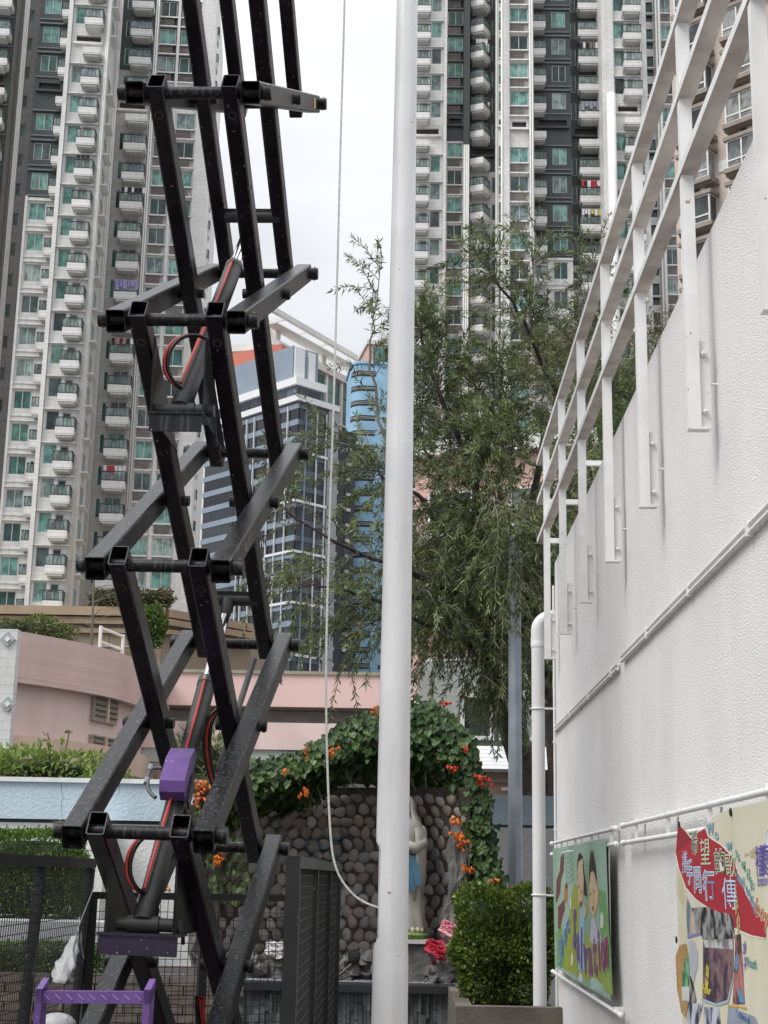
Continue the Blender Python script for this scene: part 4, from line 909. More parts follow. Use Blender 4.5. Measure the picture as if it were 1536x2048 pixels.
for i, (x, y, n_, s_, m) in enumerate(((402, 1572, 26, .055, org), (398, 1600, 16, .045, org), (608, 1500, 7, .03, org), (667, 1502, 11, .03, org), (606, 1588, 13, .035, org), (748, 1420, 8, .03, org), (912, 1640, 14, .03, org), (918, 1672, 16, .035, org), (922, 1685, 9, .03, org), (938, 1735, 10, .035, org), (964, 1558, 18, .05, redf), (908, 1538, 7, .025, redf), (893, 1404, 7, .03, redf), (940, 1495, 5, .02, redf), (436, 1720, 14, .04, org), (330, 1780, 9, .03, org), (496, 1605, 6, .03, org), (576, 1543, 4, .02, org), (985, 1760, 5, .02, org))):
    trumpets(P(x, y, 14.55), max(3, int(n_*.7)), s_*.62, m, 40+i)
# dry hanging runners at the edges
b = MB()
for i in range(70):
    s = random.choice([random.uniform(0, .3), random.uniform(.8, 1), random.uniform(.3, .8)]); p = vpt(s, random.uniform(.55, .95)); q = p+Vector((random.gauss(0, .1), -.05, -random.uniform(.1, .35))); m_ = p.lerp(q, .5)+Vector((random.gauss(0, .06), -.04, 0)); b.tube([p, m_, q], .006, 4)
tag(b.build('runners', M('dry_vine', (.11, .085, .06), .9), VN), kind='stuff')
# small lower-left growth of the vine
pos = np.array([P(random.uniform(395, 500), random.uniform(1660, 1800), 14.9+random.uniform(-.2, .3)) for _ in range(170)])
v, q = leaves(pos, np.tile([[0, -.3, -1]], (170, 1)), .085, .055); tag(put('side_growth', np_mesh('side_growth', v, q, old_leaf), VN), kind='stuff')
# ------------------------------------------------------------------ clipped shrubs and hedges
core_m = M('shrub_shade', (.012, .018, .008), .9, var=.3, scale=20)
def shrub(name, label, cat, c, size, n_, leaf_l, leaf_w, mat, seed, group=None, power=3.0, bumpy=.10, stem=True):
    """superellipsoid shrub: twigs, a dark inside and thousands of small leaf blades standing on an uneven skin"""
    rg = np.random.default_rng(seed); t = thing(name, label, cat, c, group=group)
    d = unit(rg.normal(0, 1, (n_, 3))); f = (np.abs(d)**power).sum(1)**(-1/power)
    lump = 1+bumpy*(np.sin(d[:, 0]*7+seed)+np.sin(d[:, 1]*6+2*seed)+np.sin(d[:, 2]*8+3*seed))/1.6
    rad = f*lump*rg.uniform(.80, 1.05, n_)**.6; pos = d*rad[:, None]*np.array(size)/2; pos[:, 2] += size[2]/2; pos[:, 2] = np.maximum(pos[:, 2], .01)
    ns_ = n_//30; pos[:ns_] += d[:ns_]*rg.uniform(.02, .10, (ns_, 1))*min(size)*.55 + np.array([0, 0, .03])*rg.uniform(0, 1, (ns_, 1)); pos[:, 2] = np.maximum(pos[:, 2], .01)
    v, q = leaves(pos, d*1.0+np.array([0, 0, .35]), leaf_l, leaf_w, jit=.6)
    tag(put('foliage', np_mesh('foliage', v, q, mat), t), kind='stuff')
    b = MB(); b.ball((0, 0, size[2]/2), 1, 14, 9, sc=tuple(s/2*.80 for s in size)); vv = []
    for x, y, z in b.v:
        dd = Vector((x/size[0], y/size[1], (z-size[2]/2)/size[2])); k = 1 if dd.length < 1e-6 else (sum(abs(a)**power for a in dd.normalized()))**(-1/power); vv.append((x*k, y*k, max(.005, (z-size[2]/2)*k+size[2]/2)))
    b.v = vv; b.build('shrub_shade_core', core_m, t)
    return t
hedge_leaf = M('hedge_leaf', (.10, .17, .025), .40, var=.3, scale=4, island=.6, trans=.25, c2=(.14, .20, .035)); dark_leaf = M('dark_hedge_leaf', (.095, .165, .028), .5, var=.3, scale=4, island=.5, trans=.2); lime_leaf = M('lime_leaf', (.22, .30, .07), .5, var=.25, scale=4, island=.4, trans=.3)
h0, h1, ht = P(914, 1995, 12.8), P(1098, 1995, 12.8), P(1010, 1785, 12.8)
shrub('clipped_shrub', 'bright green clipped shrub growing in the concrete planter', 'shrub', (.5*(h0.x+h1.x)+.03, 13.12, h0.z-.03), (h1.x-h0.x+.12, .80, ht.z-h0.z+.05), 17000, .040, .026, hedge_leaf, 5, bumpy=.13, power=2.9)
PL = thing('concrete_planter', 'weathered concrete planter box holding the clipped shrub', 'planter', (0, 0, 0))
conc = M('weathered_concrete', (.115, .098, .08), .85, var=.25, scale=3, bump=.4, bscale=40, streak=((.10, .09, .075), .6, 3))
p0, p1 = P(911, 2012, 12.05), P(1100, 2012, 12.05)
MB().box(p0.x, p1.x+.1, 12.05, 12.2, 0, p0.z).build('front_wall', conc, PL); MB().box(p0.x, p0.x+.13, 12.2, 14.15, 0, p0.z).build('side_wall', conc, PL); MB().box(p0.x+.13, p1.x+.1, 12.2, 13.4, 0, p0.z-.06).build('soil', M('bed_soil', (.06, .05, .045)), PL)
# left hedge, the low hedge in front of it and its bed
hl = P(-60, 1850, 14.6); hr = P(140, 1850, 14.6); ht = P(60, 1662, 14.6); hb = P(60, 1850, 14.6)
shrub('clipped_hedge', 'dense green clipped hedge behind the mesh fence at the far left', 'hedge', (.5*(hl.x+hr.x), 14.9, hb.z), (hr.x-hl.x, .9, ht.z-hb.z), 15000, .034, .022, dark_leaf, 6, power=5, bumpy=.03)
lowl, lowr, lt, lb = P(-60, 1940, 13.2), P(215, 1940, 13.2), P(100, 1890, 13.2), P(100, 1950, 13.2)
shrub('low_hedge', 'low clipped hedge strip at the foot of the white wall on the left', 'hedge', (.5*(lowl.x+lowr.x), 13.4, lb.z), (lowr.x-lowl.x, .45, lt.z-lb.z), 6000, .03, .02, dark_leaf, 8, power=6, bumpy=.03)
KB = thing('planter_wall', 'grey ledge and brown brick edging below the left hedge', 'wall', (0, 0, 0))
MB().box(lowl.x-2, P(205, 1900, 13.7).x, 13.7, 14.3, 0, P(60, 1842, 13.7).z).build('ledge', M('grey_ledge', (.36, .37, .38), .8, var=.08), KB)
bk = M('brown_brick', (.12, .095, .082), .85, var=.25, scale=12, rnd=.2); bkm = MB().box(0, .238, 0, .09, 0, .068).mesh('brick', bk); zt_ = P(60, 1946, 13.0).z; nb = 0
MB().box(lowl.x-1, P(450, 1950, 13.02).x, 13.03, 13.18, 0, zt_-.004).build('mortar_bed', M('brick_mortar', (.055, .05, .046), .9), KB)
for j in range(7):
    xx = lowl.x-.5+(.12 if j % 2 else 0)
    while xx < P(440, 1950, 13.0).x: put('brick', bkm, KB, (xx, 13.0, zt_-.075*(j+1))); xx += .248; nb += 1
# ------------------------------------------------------------------ greenery beyond the wall
shrub('leafy_shrub', 'lime green shrub showing over the light blue garden wall', 'shrub', (P(75, 1555, 18.2).x, 18.2, P(75, 1572, 18.2).z), (P(195, 1550, 18.2).x-P(-50, 1550, 18.2).x, .8, .36), 2600, .085, .042, lime_leaf, 9, bumpy=.42, power=2.2)
b = MB(); lp_ = []; base_ = P(95, 1555, 18.2)
for k in range(9):
    p = base_+Vector((random.gauss(0, .12), 0, 0)); e = p+Vector((random.uniform(-.55, .3), random.gauss(0, .1), random.uniform(.2, .58))); m_ = p.lerp(e, .5)+Vector((random.gauss(0, .05), 0, .05)); b.tube([p, m_, e], .008, 4); lp_ += [p.lerp(e, random.uniform(.4, 1)) for _ in range(12)]
SG = thing('leggy_sapling', 'leggy sapling with sparse pale leaves above the blue wall', 'plant', (0, 0, 0)); b.build('stems', M('green_twig', (.14, .12, .06), .8), SG)
v, q = leaves(np.array(lp_), RNG.normal(0, 1, (len(lp_), 3)), .085, .045); tag(put('foliage', np_mesh('foliage', v, q, lime_leaf), SG), kind='stuff')
shrub('podium_shrub', 'round green shrub spilling over the curved pink building at far left', 'shrub', P(52, 1300, 60), (3.6, 2, 1.25), 3600, .20, .08, M('olive_green_leaf', (.15, .19, .06), .6, var=.3, island=.5, trans=.2), 12, bumpy=.35, power=2.2)
shrub('podium_shrub', 'small dark shrub on the chamfered corner of the tan podium', 'shrub', P(303, 1290, 88), (1.3, 1, 2.2), 1800, .22, .12, dark_leaf, 13, bumpy=.2)
for x, lab in ((225, 'brown planting on the podium edge left of the lift arm'), (305, 'brown green planting on the podium edge right of the lift arm')):
    shrub('podium_plant', lab, 'plant', P(x, 1212, 92.5), (2.6, 1, .9), 1500, .2, .1, M('brown_green_leaf', (.13, .115, .05), .7, var=.3, island=.5), 14+x, bumpy=.25)
shrub('palm_clump', 'grassy tuft beside the vine under the pink bridge', 'plant', P(405, 1560, 19), (.55, .4, .5), 500, .25, .02, M('olive_green_leaf', (.1, .13, .04)), 19)
b = MB(); BT_ = thing('bare_tree', 'thin leafless tree standing in front of the tan podium', 'tree', (0, 0, 0)); p0 = P(182, 1330, 62); tp = P(190, 1090, 62); b.tube([p0, p0.lerp(tp, .5), tp], [.07, .045, .015], 6); b.build('trunk', M('bare_bark', (.16, .14, .12), .9), BT_)
for i in range(15): t = random.uniform(.25, .95); p = p0.lerp(tp, t); s_ = random.choice((-1, 1)); e = p+Vector((s_*random.uniform(.4, 1.2), random.gauss(0, .3), random.uniform(.0, .5))); MB().tube([p, p.lerp(e, .5)+Vector((0, 0, .1)), e], [.022, .015, .006], 5).build('branch', MATS['bare_bark'], BT_)
# ------------------------------------------------------------------ the weeping bottlebrush tree
bark = M('dark_bark', (.045, .036, .03), .9, var=.4, scale=9, bump=1.0, bscale=22); twig = M('grey_twig', (.15, .135, .105), .8, var=.25, scale=6)
bl = M('bottlebrush_leaf', (.070, .098, .030), .36, var=.25, scale=1.3, island=.75, trans=.25, c2=(.155, .205, .066)); bl2 = M('young_leaf', (.16, .20, .07), .45, var=.25, scale=2, island=.4, trans=.3)
WT = thing('weeping_tree', 'weeping bottlebrush tree with narrow drooping leaves between flagpole and white wall', 'tree', (0, 0, 0))
YT = 17.3
tp = [P(1088, 1990, YT), P(1075, 1780, YT), P(1060, 1570, YT), P(1015, 1430, YT), P(985, 1345, YT)]
tp[0].z = 0
MB().tube(tp, [.22, .19, .17, .15, .13], 12).build('trunk', bark, WT, smooth=True)
LIMBS = [  # px, py, Y along each limb, start radius
 ([(985, 1345, 17.3), (960, 1220, 17.1), (915, 1100, 16.9), (850, 1010, 16.7), (790, 965, 16.6), (735, 935, 16.5)], .09),
 ([(985, 1345, 17.3), (1000, 1210, 17.4), (975, 1060, 17.4), (930, 920, 17.3), (880, 790, 17.2), (845, 690, 17.1), (833, 622, 17.1)], .10),
 ([(1000, 1210, 17.4), (1040, 1060, 17.7), (1085, 900, 17.9), (1118, 800, 18.0), (1046, 640, 17.7), (998, 570, 17.5), (948, 500, 17.3)], .08),
 ([(1060, 700, 17.9), (1064, 600, 17.9), (1068, 450, 17.9)], .03),
 ([(1118, 800, 18), (1150, 700, 18.1), (1175, 600, 18.2), (1190, 530, 18.3)], .04),
 ([(1030, 1100, 17.7), (1000, 960, 17.6), (1010, 830, 17.6), (1000, 720, 17.6)], .06),
 ([(1025, 860, 17.6), (960, 790, 17.4), (905, 720, 17.3), (870, 660, 17.2)], .035),
 ([(960, 1220, 17.1), (880, 1170, 16.5), (800, 1130, 16.1), (700, 1100, 15.9), (600, 1040, 15.8), (548, 1000, 15.7)], .06),
 ([(880, 1170, 16.5), (800, 1210, 16.0), (720, 1190, 15.8), (640, 1165, 15.6), (592, 1180, 15.6)], .05),
 ([(985, 1345, 17.3), (940, 1290, 16.6), (880, 1260, 16.2), (820, 1230, 16.0), (760, 1240, 15.9), (712, 1260, 15.9)], .06),
 ([(735, 935, 16.5), (690, 890, 16.3), (645, 880, 16.2)], .03), ([(800, 970, 16.6), (762, 850, 16.5), (740, 720, 16.5), (748, 630, 16.5), (764, 520, 16.5)], .035),
 ([(985, 1345, 17.3), (1040, 1250, 17.0), (1075, 1150, 17.0), (1090, 1060, 17.0)], .07), ([(1040, 1250, 17.0), (1010, 1160, 16.7), (990, 1080, 16.5), (940, 1040, 16.3)], .05),
 ([(985, 1345, 17.3), (940, 1300, 17.8), (880, 1200, 18.1), (850, 1100, 18.2)], .06), ([(975, 1060, 17.4), (900, 1000, 17.9), (850, 900, 18.0), (835, 820, 18.0)], .05),
 ([(1085, 900, 17.9), (1120, 950, 17.6), (1140, 1010, 17.5)], .03), ([(1118, 800, 18), (1180, 800, 18.3), (1240, 770, 18.6)], .03), ([(1075, 930, 17.9), (1020, 900, 17.0), (960, 880, 16.6)], .04),
]
LIMBS = [([P(*p) for p in pts], r) for pts, r in LIMBS]
def along(pts, t):
    f = t*(len(pts)-1); a = min(int(f), len(pts)-2); return pts[a].lerp(pts[a+1], f-a), (pts[a+1]-pts[a]).normalized()
for pts, r in LIMBS:
    n_ = len(pts)*3; sm = []
    for i in range(n_+1):
        p, _ = along(pts, i/n_); sm.append(p+Vector((random.gauss(0, .018), random.gauss(0, .018), random.gauss(0, .018))))
    MB().tube(sm, [max(.006, .72*r*(1-.9*i/n_)) for i in range(n_+1)], 7).build('limb', bark if r > .045 else twig, WT, smooth=True)
tw = MB(); LP, LD, LP2, LD2 = [], [], [], []
def branchlet(p, d, L_, droop, dens, young=False):
    n_ = max(3, int(L_/.09)); pts = [p.copy()]; q = p.copy(); v = d.normalized()
    for i in range(n_):
        v = (v + Vector((random.gauss(0, .12), random.gauss(0, .12), random.gauss(0, .06)-droop*(.35+i/n_))) ).normalized(); q = q+v*(L_/n_); pts.append(q.copy())
    tw.tube(pts, [.0055*(1-.7*i/n_)+.001 for i in range(n_+1)], 3, caps=False)
    k = int(L_*dens)
    for i in range(k):
        t = (.15+.85*(i+random.random())/k); c, tan_ = along(pts, t); a = random.uniform(0, 6.28); s_ = tan_.cross(Vector((math.cos(a), math.sin(a), .3))).normalized()
        dd = tan_*.75+s_*.75+Vector((0, 0, -.25))
        (LP2 if young and t > .6 else LP).append(c); (LD2 if young and t > .6 else LD).append(dd)
    for _ in range(5): (LP2 if young else LP).append(pts[-1]); (LD2 if young else LD).append(v+Vector((random.gauss(0, .5), random.gauss(0, .5), random.gauss(0, .3))))
for (pts, r), nb in zip(LIMBS, (84, 140, 95, 34, 38, 100, 46, 34, 26, 40, 13, 20, 140, 125, 120, 78, 36, 44, 100)):
    for i in range(nb):
        t = random.uniform(.22 if r > .04 else .08, 1)**.8; p, tan_ = along(pts, t); a = random.uniform(0, 6.28)
        s_ = tan_.cross(Vector((math.cos(a), math.sin(a), random.gauss(0, .5)))).normalized(); d = (tan_*random.uniform(.2, .9)+s_*random.uniform(.4, 1)+Vector((0, 0, .15)))
        low = p.z < P(1000, 1000, 17).z
        branchlet(p, d, random.uniform(.35, .95)*(1.15 if low else .85), random.uniform(.10, .34) if low else random.uniform(.02, .2), 62 if r > .04 else 66, young=random.random() < .38)
# long hanging curtain at the bottom
for i in range(250):
    x = random.uniform(835, 1080); y = random.uniform(1090, 1360); y = min(y, 1160+ (x-835)*1.0) if x < 900 else y
    branchlet(P(x, y, random.uniform(16.0, 17.6)), Vector((random.gauss(0, .6), random.gauss(0, .4), -.3)), random.uniform(.5, 1.05), .35, 60)
for i in range(60):
    branchlet(P(random.uniform(975, 1062), random.uniform(985, 1130), random.uniform(15.0, 15.4)), Vector((random.gauss(0, .6), random.gauss(0, .3), -.4)), random.uniform(.4, .8), .35, 60)
tag(tw.build('branchlets', twig, WT), kind='stuff')
v, q = leaves(np.array(LP), np.array(LD), .10, .0165, jit=.25, fold=.1); tag(put('foliage', np_mesh('foliage', v, q, bl), WT), kind='stuff')
v, q = leaves(np.array(LP2), np.array(LD2), .09, .016, jit=.25, fold=.1); tag(put('young_foliage', np_mesh('young_foliage', v, q, bl2), WT), kind='stuff')
print('TREE LEAVES', len(LP), len(LP2))
# ------------------------------------------------------------------ trees farther back on the right
def cloud_tree(name, label, px, py, Y, rx, rz, n_, ll, lw, mat, seed, droop=-.1):
    rg = np.random.default_rng(seed); c = P(px, py, Y); t = thing(name, label, 'tree', (c.x, Y, 0), group='trees behind the railing')
    MB().tube([(0, 0, 0), (.05, 0, c.z*.5), (0, .1, c.z)], [.22, .16, .06], 8).build('trunk', bark, t)
    nc = 46; cen = unit(rg.normal(0, 1, (nc, 3)))*rg.uniform(.3, 1, (nc, 1))**.5*np.array([rx, rx*.7, rz]); k = rg.integers(0, nc, n_)
    for i in range(0, nc, 5): MB().tube([(0, .1, c.z*.6), (cen[i, 0]*.5, cen[i, 1]*.5, c.z+cen[i, 2]*.4-.2), (cen[i, 0], cen[i, 1], c.z+cen[i, 2])], [.06, .035, .012], 5).build('branch', bark, t)
    pos = cen[k]+rg.normal(0, 1, (n_, 3))*np.array([rx, rx, rz])*.17; d = unit(pos)+np.array([0, 0, droop]); pos[:, 2] += c.z
    v, q = leaves(pos, d, ll, lw, jit=.6, fold=.1); tag(put('crown', np_mesh('crown', v, q, mat), t), kind='stuff'); return t
cloud_tree('olive_tree', 'brownish olive tree rising behind the white railing', 1235, 720, 34, 2.4, 1.25, 16000, .13, .022, M('olive_brown_leaf', (.10, .095, .035), .6, var=.3, scale=.8, island=.5, trans=.2), 31)
cloud_tree('bamboo_tree', 'fresh green feathery tree directly behind the white railing', 1235, 905, 26, 1.25, 1.5, 9000, .15, .022, M('fresh_green_leaf', (.10, .16, .04), .5, var=.3, scale=.8, island=.45, trans=.3), 32, -.5)
cloud_tree('dark_tree', 'dark tree low behind the end of the white wall', 1085, 1180, 22, 1.0, 1.5, 9000, .12, .03, M('dark_tree_leaf', (.035, .055, .02), .55, var=.3, scale=.8, island=.5, trans=.15), 33, -.3)
# ------------------------------------------------------------------ scissor lift
blackp = M('black_machine_paint', (.0055, .006, .007), .33, var=.4, scale=7, spec=.30, streak=((.13, .13, .135), .6, 55), specks=((.22, .22, .22), 34, .70), bump=.12, bscale=120, c2=(.012, .012, .013))
blacki = M('inner_arm_paint', (.006, .005, .0065), .30, var=.4, scale=7, spec=.38, specks=((.25, .22, .2), 52, .68), c2=(.013, .007, .013))
purple = M('purple_paint', (.135, .065, .25), .45, var=.12, scale=9, specks=((.35, .3, .4), 45, .69)); dpurple = M('dark_purple_paint', (.022, .012, .034), .4, var=.3, scale=9, specks=((.2, .18, .2), 55, .68))
chrome = M('chrome_rod', (.75, .76, .78), .09, metal=1.0, var=.02); cyl_m = M('cylinder_paint', (.028, .028, .028), .5, var=.3, scale=12, specks=((.2, .2, .19), 40, .72)); hose_r = M('red_hose', (.50, .045, .03), .45); hose_b = M('black_hose', (.010, .010, .011), .45); steel = M('worn_steel', (.20, .17, .13), .45, metal=.6, var=.4, scale=30)
rust = M('rust_plug', (.06, .05, .05), .6)
LIFT = thing('scissor_lift', 'tall black scissor lift with raised crossed arms and purple fittings inside the mesh fence', 'scissor lift', (-1.342, 7.5, 0), (0, math.radians(1.05), math.radians(-2.9)))
DY, DZ, Z0 = 2.36, 1.335, .455
near = lambda x, k: Vector((x, 0, Z0+DZ*k)); far = lambda x, k: Vector((x, DY, Z0+DZ*k*.985))
XO, XI = .322, .206
def arm(p, q, w, h, mat, ext=.075):
    d = (q-p).normalized(); return MB().hollow(p-d*ext, q+d*ext, w, h, .006).build('outer_arm' if w > .1 else 'inner_arm', mat, LIFT)
for k in range(6):
    for s_ in (-1, 1):
        arm(near(s_*XO, k), far(s_*XO, k+1), .104, .122, blackp); 
        p, q = near(s_*XI, k+1), far(s_*XI, k); a = arm(p, q, .092, .128, blacki)
        d = (q-p).normalized(); up_ = d.cross(Vector((1, 0, 0))).normalized(); up_ = up_ if up_.z < 0 else -up_
        c = p+d*.10+up_*.0655
        MB().add(*(lambda n_: ([c + Vector((1, 0, 0))*math.cos(t)*r + d*math.sin(t)*r + up_*.002 for r in (.026, .019) for t in [2*math.pi*i/n_ for i in range(n_)]], [(i, (i+1) % n_, n_+(i+1) % n_, n_+i) for i in range(n_)]))(18)).build('weld_plug', rust, a)
        # bolt holes along the outer side of the arm
        for f in (.22, .38, .6, .74):
            c = p.lerp(q, f)+Vector((s_*.0465, 0, -.01)); MB().tube([c, c+Vector((s_*.0022, 0, 0))], .009, 8).build('bolt_hole', hose_b, a)
        # centre pins
        m_ = near(s_*XO, k).lerp(far(s_*XO, k+1), .5)
        MB().tube([m_-Vector((s_*.2, 0, 0)), m_+Vector((s_*.095, 0, 0))], .031, 14).tube([m_+Vector((s_*.07, 0, 0)), m_+Vector((s_*.088, 0, 0))], .037, 14).build('pivot_pin', blackp, LIFT, smooth=False)
    for f in (near, far):
        if f is near and k == 0: pass
        a, b_ = f(-XO-.095, k), f(XO+.095, k)
        if k == 5 and f is far: pass
        o = smooth_by_angle(MB().tube([a, b_], .034, 16).build('cross_tube', blackp, LIFT)); 
        for e, s_ in ((a, -1), (b_, 1)):
            smooth_by_angle(MB().tube([e-Vector((s_*.035, 0, 0)), e+Vector((s_*.012, 0, 0))], .042, 16).build('end_cap', blackp, o))
            MB().tube([e-Vector((s_*.012, .0, .048)), e-Vector((s_*.012, 0, -.05))], .008, 6).build('locking_bolt', steel, o)
for s_ in (-1, 1): pass
def curve_tube(pts, r, mat, name, parent=LIFT):
    cu_ = bpy.data.curves.new('c', 'CURVE'); cu_.dimensions = '3D'; sp_ = cu_.splines.new('NURBS'); sp_.points.add(len(pts)-1); sp_.use_endpoint_u = True; sp_.order_u = 4; sp_.resolution_u = 6
    for p, x in zip(sp_.points, pts): p.co = (*x, 1)
    cu_.bevel_depth = r; cu_.bevel_resolution = 3; o = bpy.data.objects.new('c', cu_); COL.objects.link(o); dg = bpy.context.evaluated_depsgraph_get(); dg.update()
    me = bpy.data.meshes.new_from_object(o.evaluated_get(dg)); bpy.data.objects.remove(o); bpy.data.curves.remove(cu_); me.materials.clear(); me.materials.append(mat); me.polygons.foreach_set('use_smooth', [True]*len(me.polygons)); me.name = name
    return put(name, me, parent)
inner_z = lambda k, y: Z0+DZ*(k+1) + (far(0, k).z-near(0, k+1).z)*y/DY       # height of inner arm set k at depth y
def cylinder(k, cover):
    """hydraulic ram: hangs in a cradle from inner arms k, pushes the cross tube of inner arms k+2"""
    y0 = .20; zb = Z0+DZ*(k+1)-.44; y1 = 1.92; hw = .195 if cover else .14; zt_ = inner_z(k+2, y1)-.04 if k+2 < 6 else 7
    base, tip = Vector((0, y0, zb)), Vector((.02, y1, zt_)); d = (tip-base).normalized()
    tray = MB().box(-hw, hw, y0-.10, y0-.085, zb-.145, zb-.045).box(-hw-.012, hw+.012, y0-.11, y0+.09, zb-.052, zb-.040).build('cradle', dpurple if cover else blackp, LIFT)
    for s_ in (-1, 1):
        px_ = .135 if not cover else .165; pts = [(s_*px_, y0-.085, zb-.05), (s_*px_, y0+.09, zb-.05), (s_*px_, y0+.62, inner_z(k, y0+.62)-.02), (s_*px_, y0-.12, inner_z(k, y0-.12)-.02)]
        MB().prism(pts, (s_*.010, 0, 0)).build('cradle_plate', blackp, LIFT)
    smooth_by_angle(MB().tube([(-.13, y0, zb), (-.08, y0, zb)], .034, 18).tube([(-.08, y0, zb), (.08, y0, zb)], .043, 18).tube([(.08, y0, zb), (.185, y0, zb)], .034, 18).build('trunnion', cyl_m, LIFT))
    e = base.lerp(tip, .70)
    smooth_by_angle(MB().tube([base, base+d*.10], .062, 20).tube([base+d*.10, e], .054, 20).tube([e-d*.05, e], .057, 20).build('barrel', cyl_m, LIFT))
    smooth_by_angle(MB().tube([e, tip-d*.10], .033, 20).build('piston_rod', chrome, LIFT)); smooth_by_angle(MB().tube([tip-d*.22, tip-d*.03], [.03, .044], 16).tube([tip-Vector((.19, 0, 0)), tip+Vector((.19, 0, 0))], .038, 16).build('rod_eye', cyl_m, LIFT))
    MB().box(-.16, .16, y1-.03, y1+.11, zt_+.02, zt_+.05).build('bracket', blackp, LIFT)
    f_ = Vector((0, -d.z, d.y))          # faces the front
    pA, pB = base+d*.16+f_*.058+Vector((-.02, 0, 0)), e-d*.06+f_*.066
    curve_tube([pA+f_*.02, base.lerp(tip, .25)+f_*.075+Vector((-.015, 0, 0)), base.lerp(tip, .5)+f_*.072+Vector((.012, 0, 0)), pB+Vector((.0, 0, 0)), pB+d*.02], .008, hose_r, 'hose')
    MB().tube([pB-d*.01, pB+d*.03], .013, 8).build('hose_fitting', steel, LIFT)
    for dx, mat, r in ((0, hose_r, .0092), (.02, hose_b, .0105)):
        st = base+d*.17+f_*.05+Vector((-.02, 0, 0))
        curve_tube([st+f_*.01+Vector((.0, 0, -.02)), st+f_*.08+Vector((-.06+dx, 0, -.05)), st+f_*.08+Vector((-.12+dx, 0, .06)), st+f_*.06+Vector((-.05+dx, 0, .25)), Vector((.09+dx*.3, y0+.08, zb+.46)), Vector((.135, y0+.10, zb+.40)), Vector((.14, y0+.16, zb+.15)), Vector((.14, y0+.34, zb-.10))], r, mat, 'hose')
    if cover:
        c = base.lerp(tip, .365)+f_*.115; x = Vector((1, 0, 0)); H_, W_, D_ = .165, .068, .055
        prof = [(-H_, -D_), (-H_, D_*.2), (-H_*.75, D_), (H_*.3, D_), (H_, D_*.25), (H_, -D_)]
        b = MB(); b.prism([c - x*W_ + d*a + f_*bb for a, bb in prof], x*(2*W_)); b.build('valve_cover', purple, LIFT)
        b = MB(); b.prism([c + x*(W_+.003) + d*a*.95 - f_*bb*1.2 for a, bb in ((-.17, .1), (-.17, .045), (.02, .03), (.02, .1))], x*.012); b.build('cover_bracket', dpurple, LIFT)
        curve_tube([c-x*.09+d*.02, c-x*.15+d*.03, c-x*.155-d*.02, c-x*.15-d*.10, c-x*.12-d*.17, c-x*.08-d*.20], .011, M('hose_grey', (.10, .10, .10), .5), 'hose')
        for t in (.02, -.08): MB().tube([c-x*.152+d*(t+.02), c-x*.152+d*(t-.02)], .0155, 8).build('hose_fitting', galv, LIFT)
cylinder(0, True); cylinder(2, False); cylinder(3, False) if False else None
# cable run and hose loops on the right inner arm
curve_tube([Vector((XI-.05, -.02, inner_z(3, -.02))), Vector((XI-.053, 1.0, inner_z(3, 1.0))), Vector((XI-.053, 1.7, inner_z(3, 1.7)-.03)), Vector((XI-.05, 2.25, inner_z(3, 2.25)))], .009, hose_b, 'cable')
curve_tube([Vector((XI-.05, -.02, inner_z(4, -.02))), Vector((XI-.053, 1.0, inner_z(4, 1.0))), Vector((XI-.053, 1.6, inner_z(4, 1.6)-.02)), Vector((XI-.05, 2.3, inner_z(4, 2.3)))], .009, hose_b, 'cable')
for kk, dx in ((1, 0),): 
    for mat, o_ in ((hose_r, 0), (hose_b, .02), (hose_b, -.02)):
        curve_tube([Vector((.15, 1.25+o_, inner_z(kk, 1.2)+.12)), Vector((.05+o_, 1.2, inner_z(kk, 1.2)+.05)), Vector((.06+o_, 1.25, inner_z(kk, 1.2)-.2)), Vector((.12+o_*.5, 1.3, inner_z(kk, 1.2)-.36)), Vector((.16, 1.35, inner_z(kk, 1.4)-.35))], .010, mat, 'hose')
curve_tube([Vector((.17, 1.0, .95)), Vector((.15, 1.1, .80)), Vector((.2, 1.3, .62)), Vector((.26, 1.5, .5))], .018, hose_r, 'hose'); curve_tube([Vector((.15, 1.0, .95)), Vector((.13, 1.1, .78)), Vector((.18, 1.3, .60)), Vector((.24, 1.5, .48))], .018, hose_b, 'hose')
# thin gas strut in the right rear and a stay
MB().tube([(.27, 2.2, inner_z(0, 2.2)+1.02), (.12, 1.5, .62)], .022, 10).build('stay_bar', M('stay_grey', (.10, .10, .10), .45), LIFT, smooth=True); MB().tube([(.16, 2.2, inner_z(1, 2.2)+1.1), (.05, 1.75, inner_z(1, 2.2)+.35)], .02, 10).build('stay_bar', MATS['stay_grey'], LIFT, smooth=True)
# red paint smear, chalk mark and yellow sticker
p = near(-XI, 2).lerp(far(-XI, 1), .69); MB().box(-.025, .028, -.001, .001, -.06, .06).build('red_paint_mark', M('red_smear', (.35, .02, .02), .5, var=.9, scale=40), LIFT, p+Vector((0, -.034, -.058)), rot=(math.atan2(DY, DZ)-.02, 0, 0))
p = near(XO, 5).lerp(far(XO, 6), .88) if False else near(XO, 4).lerp(far(XO, 5), .90); MB().box(-.001, .001, -.05, .05, -.035, .035).build('warning_sticker', M('sticker_yellow', (.45, .34, .06), .5, var=.4, scale=70), LIFT, p+Vector((.0545, 0, 0)), rot=(math.atan2(DZ, DY), 0, 0))
dirm = Vector((0, DY, DZ)).normalized(); p = near(XO, 2).lerp(far(XO, 3), .16)
me = text_mesh('VL-10', .075, M('chalk_mark', (.24, .25, .19), .8), .0005); o = put('chalk_mark', me, LIFT); n_ = Vector((1, 0, 0)); y_ = n_.cross(dirm); o.matrix_local = Matrix((dirm, y_, n_)).transposed().to_4x4(); o.location = p+Vector((.0535, .02, .0))
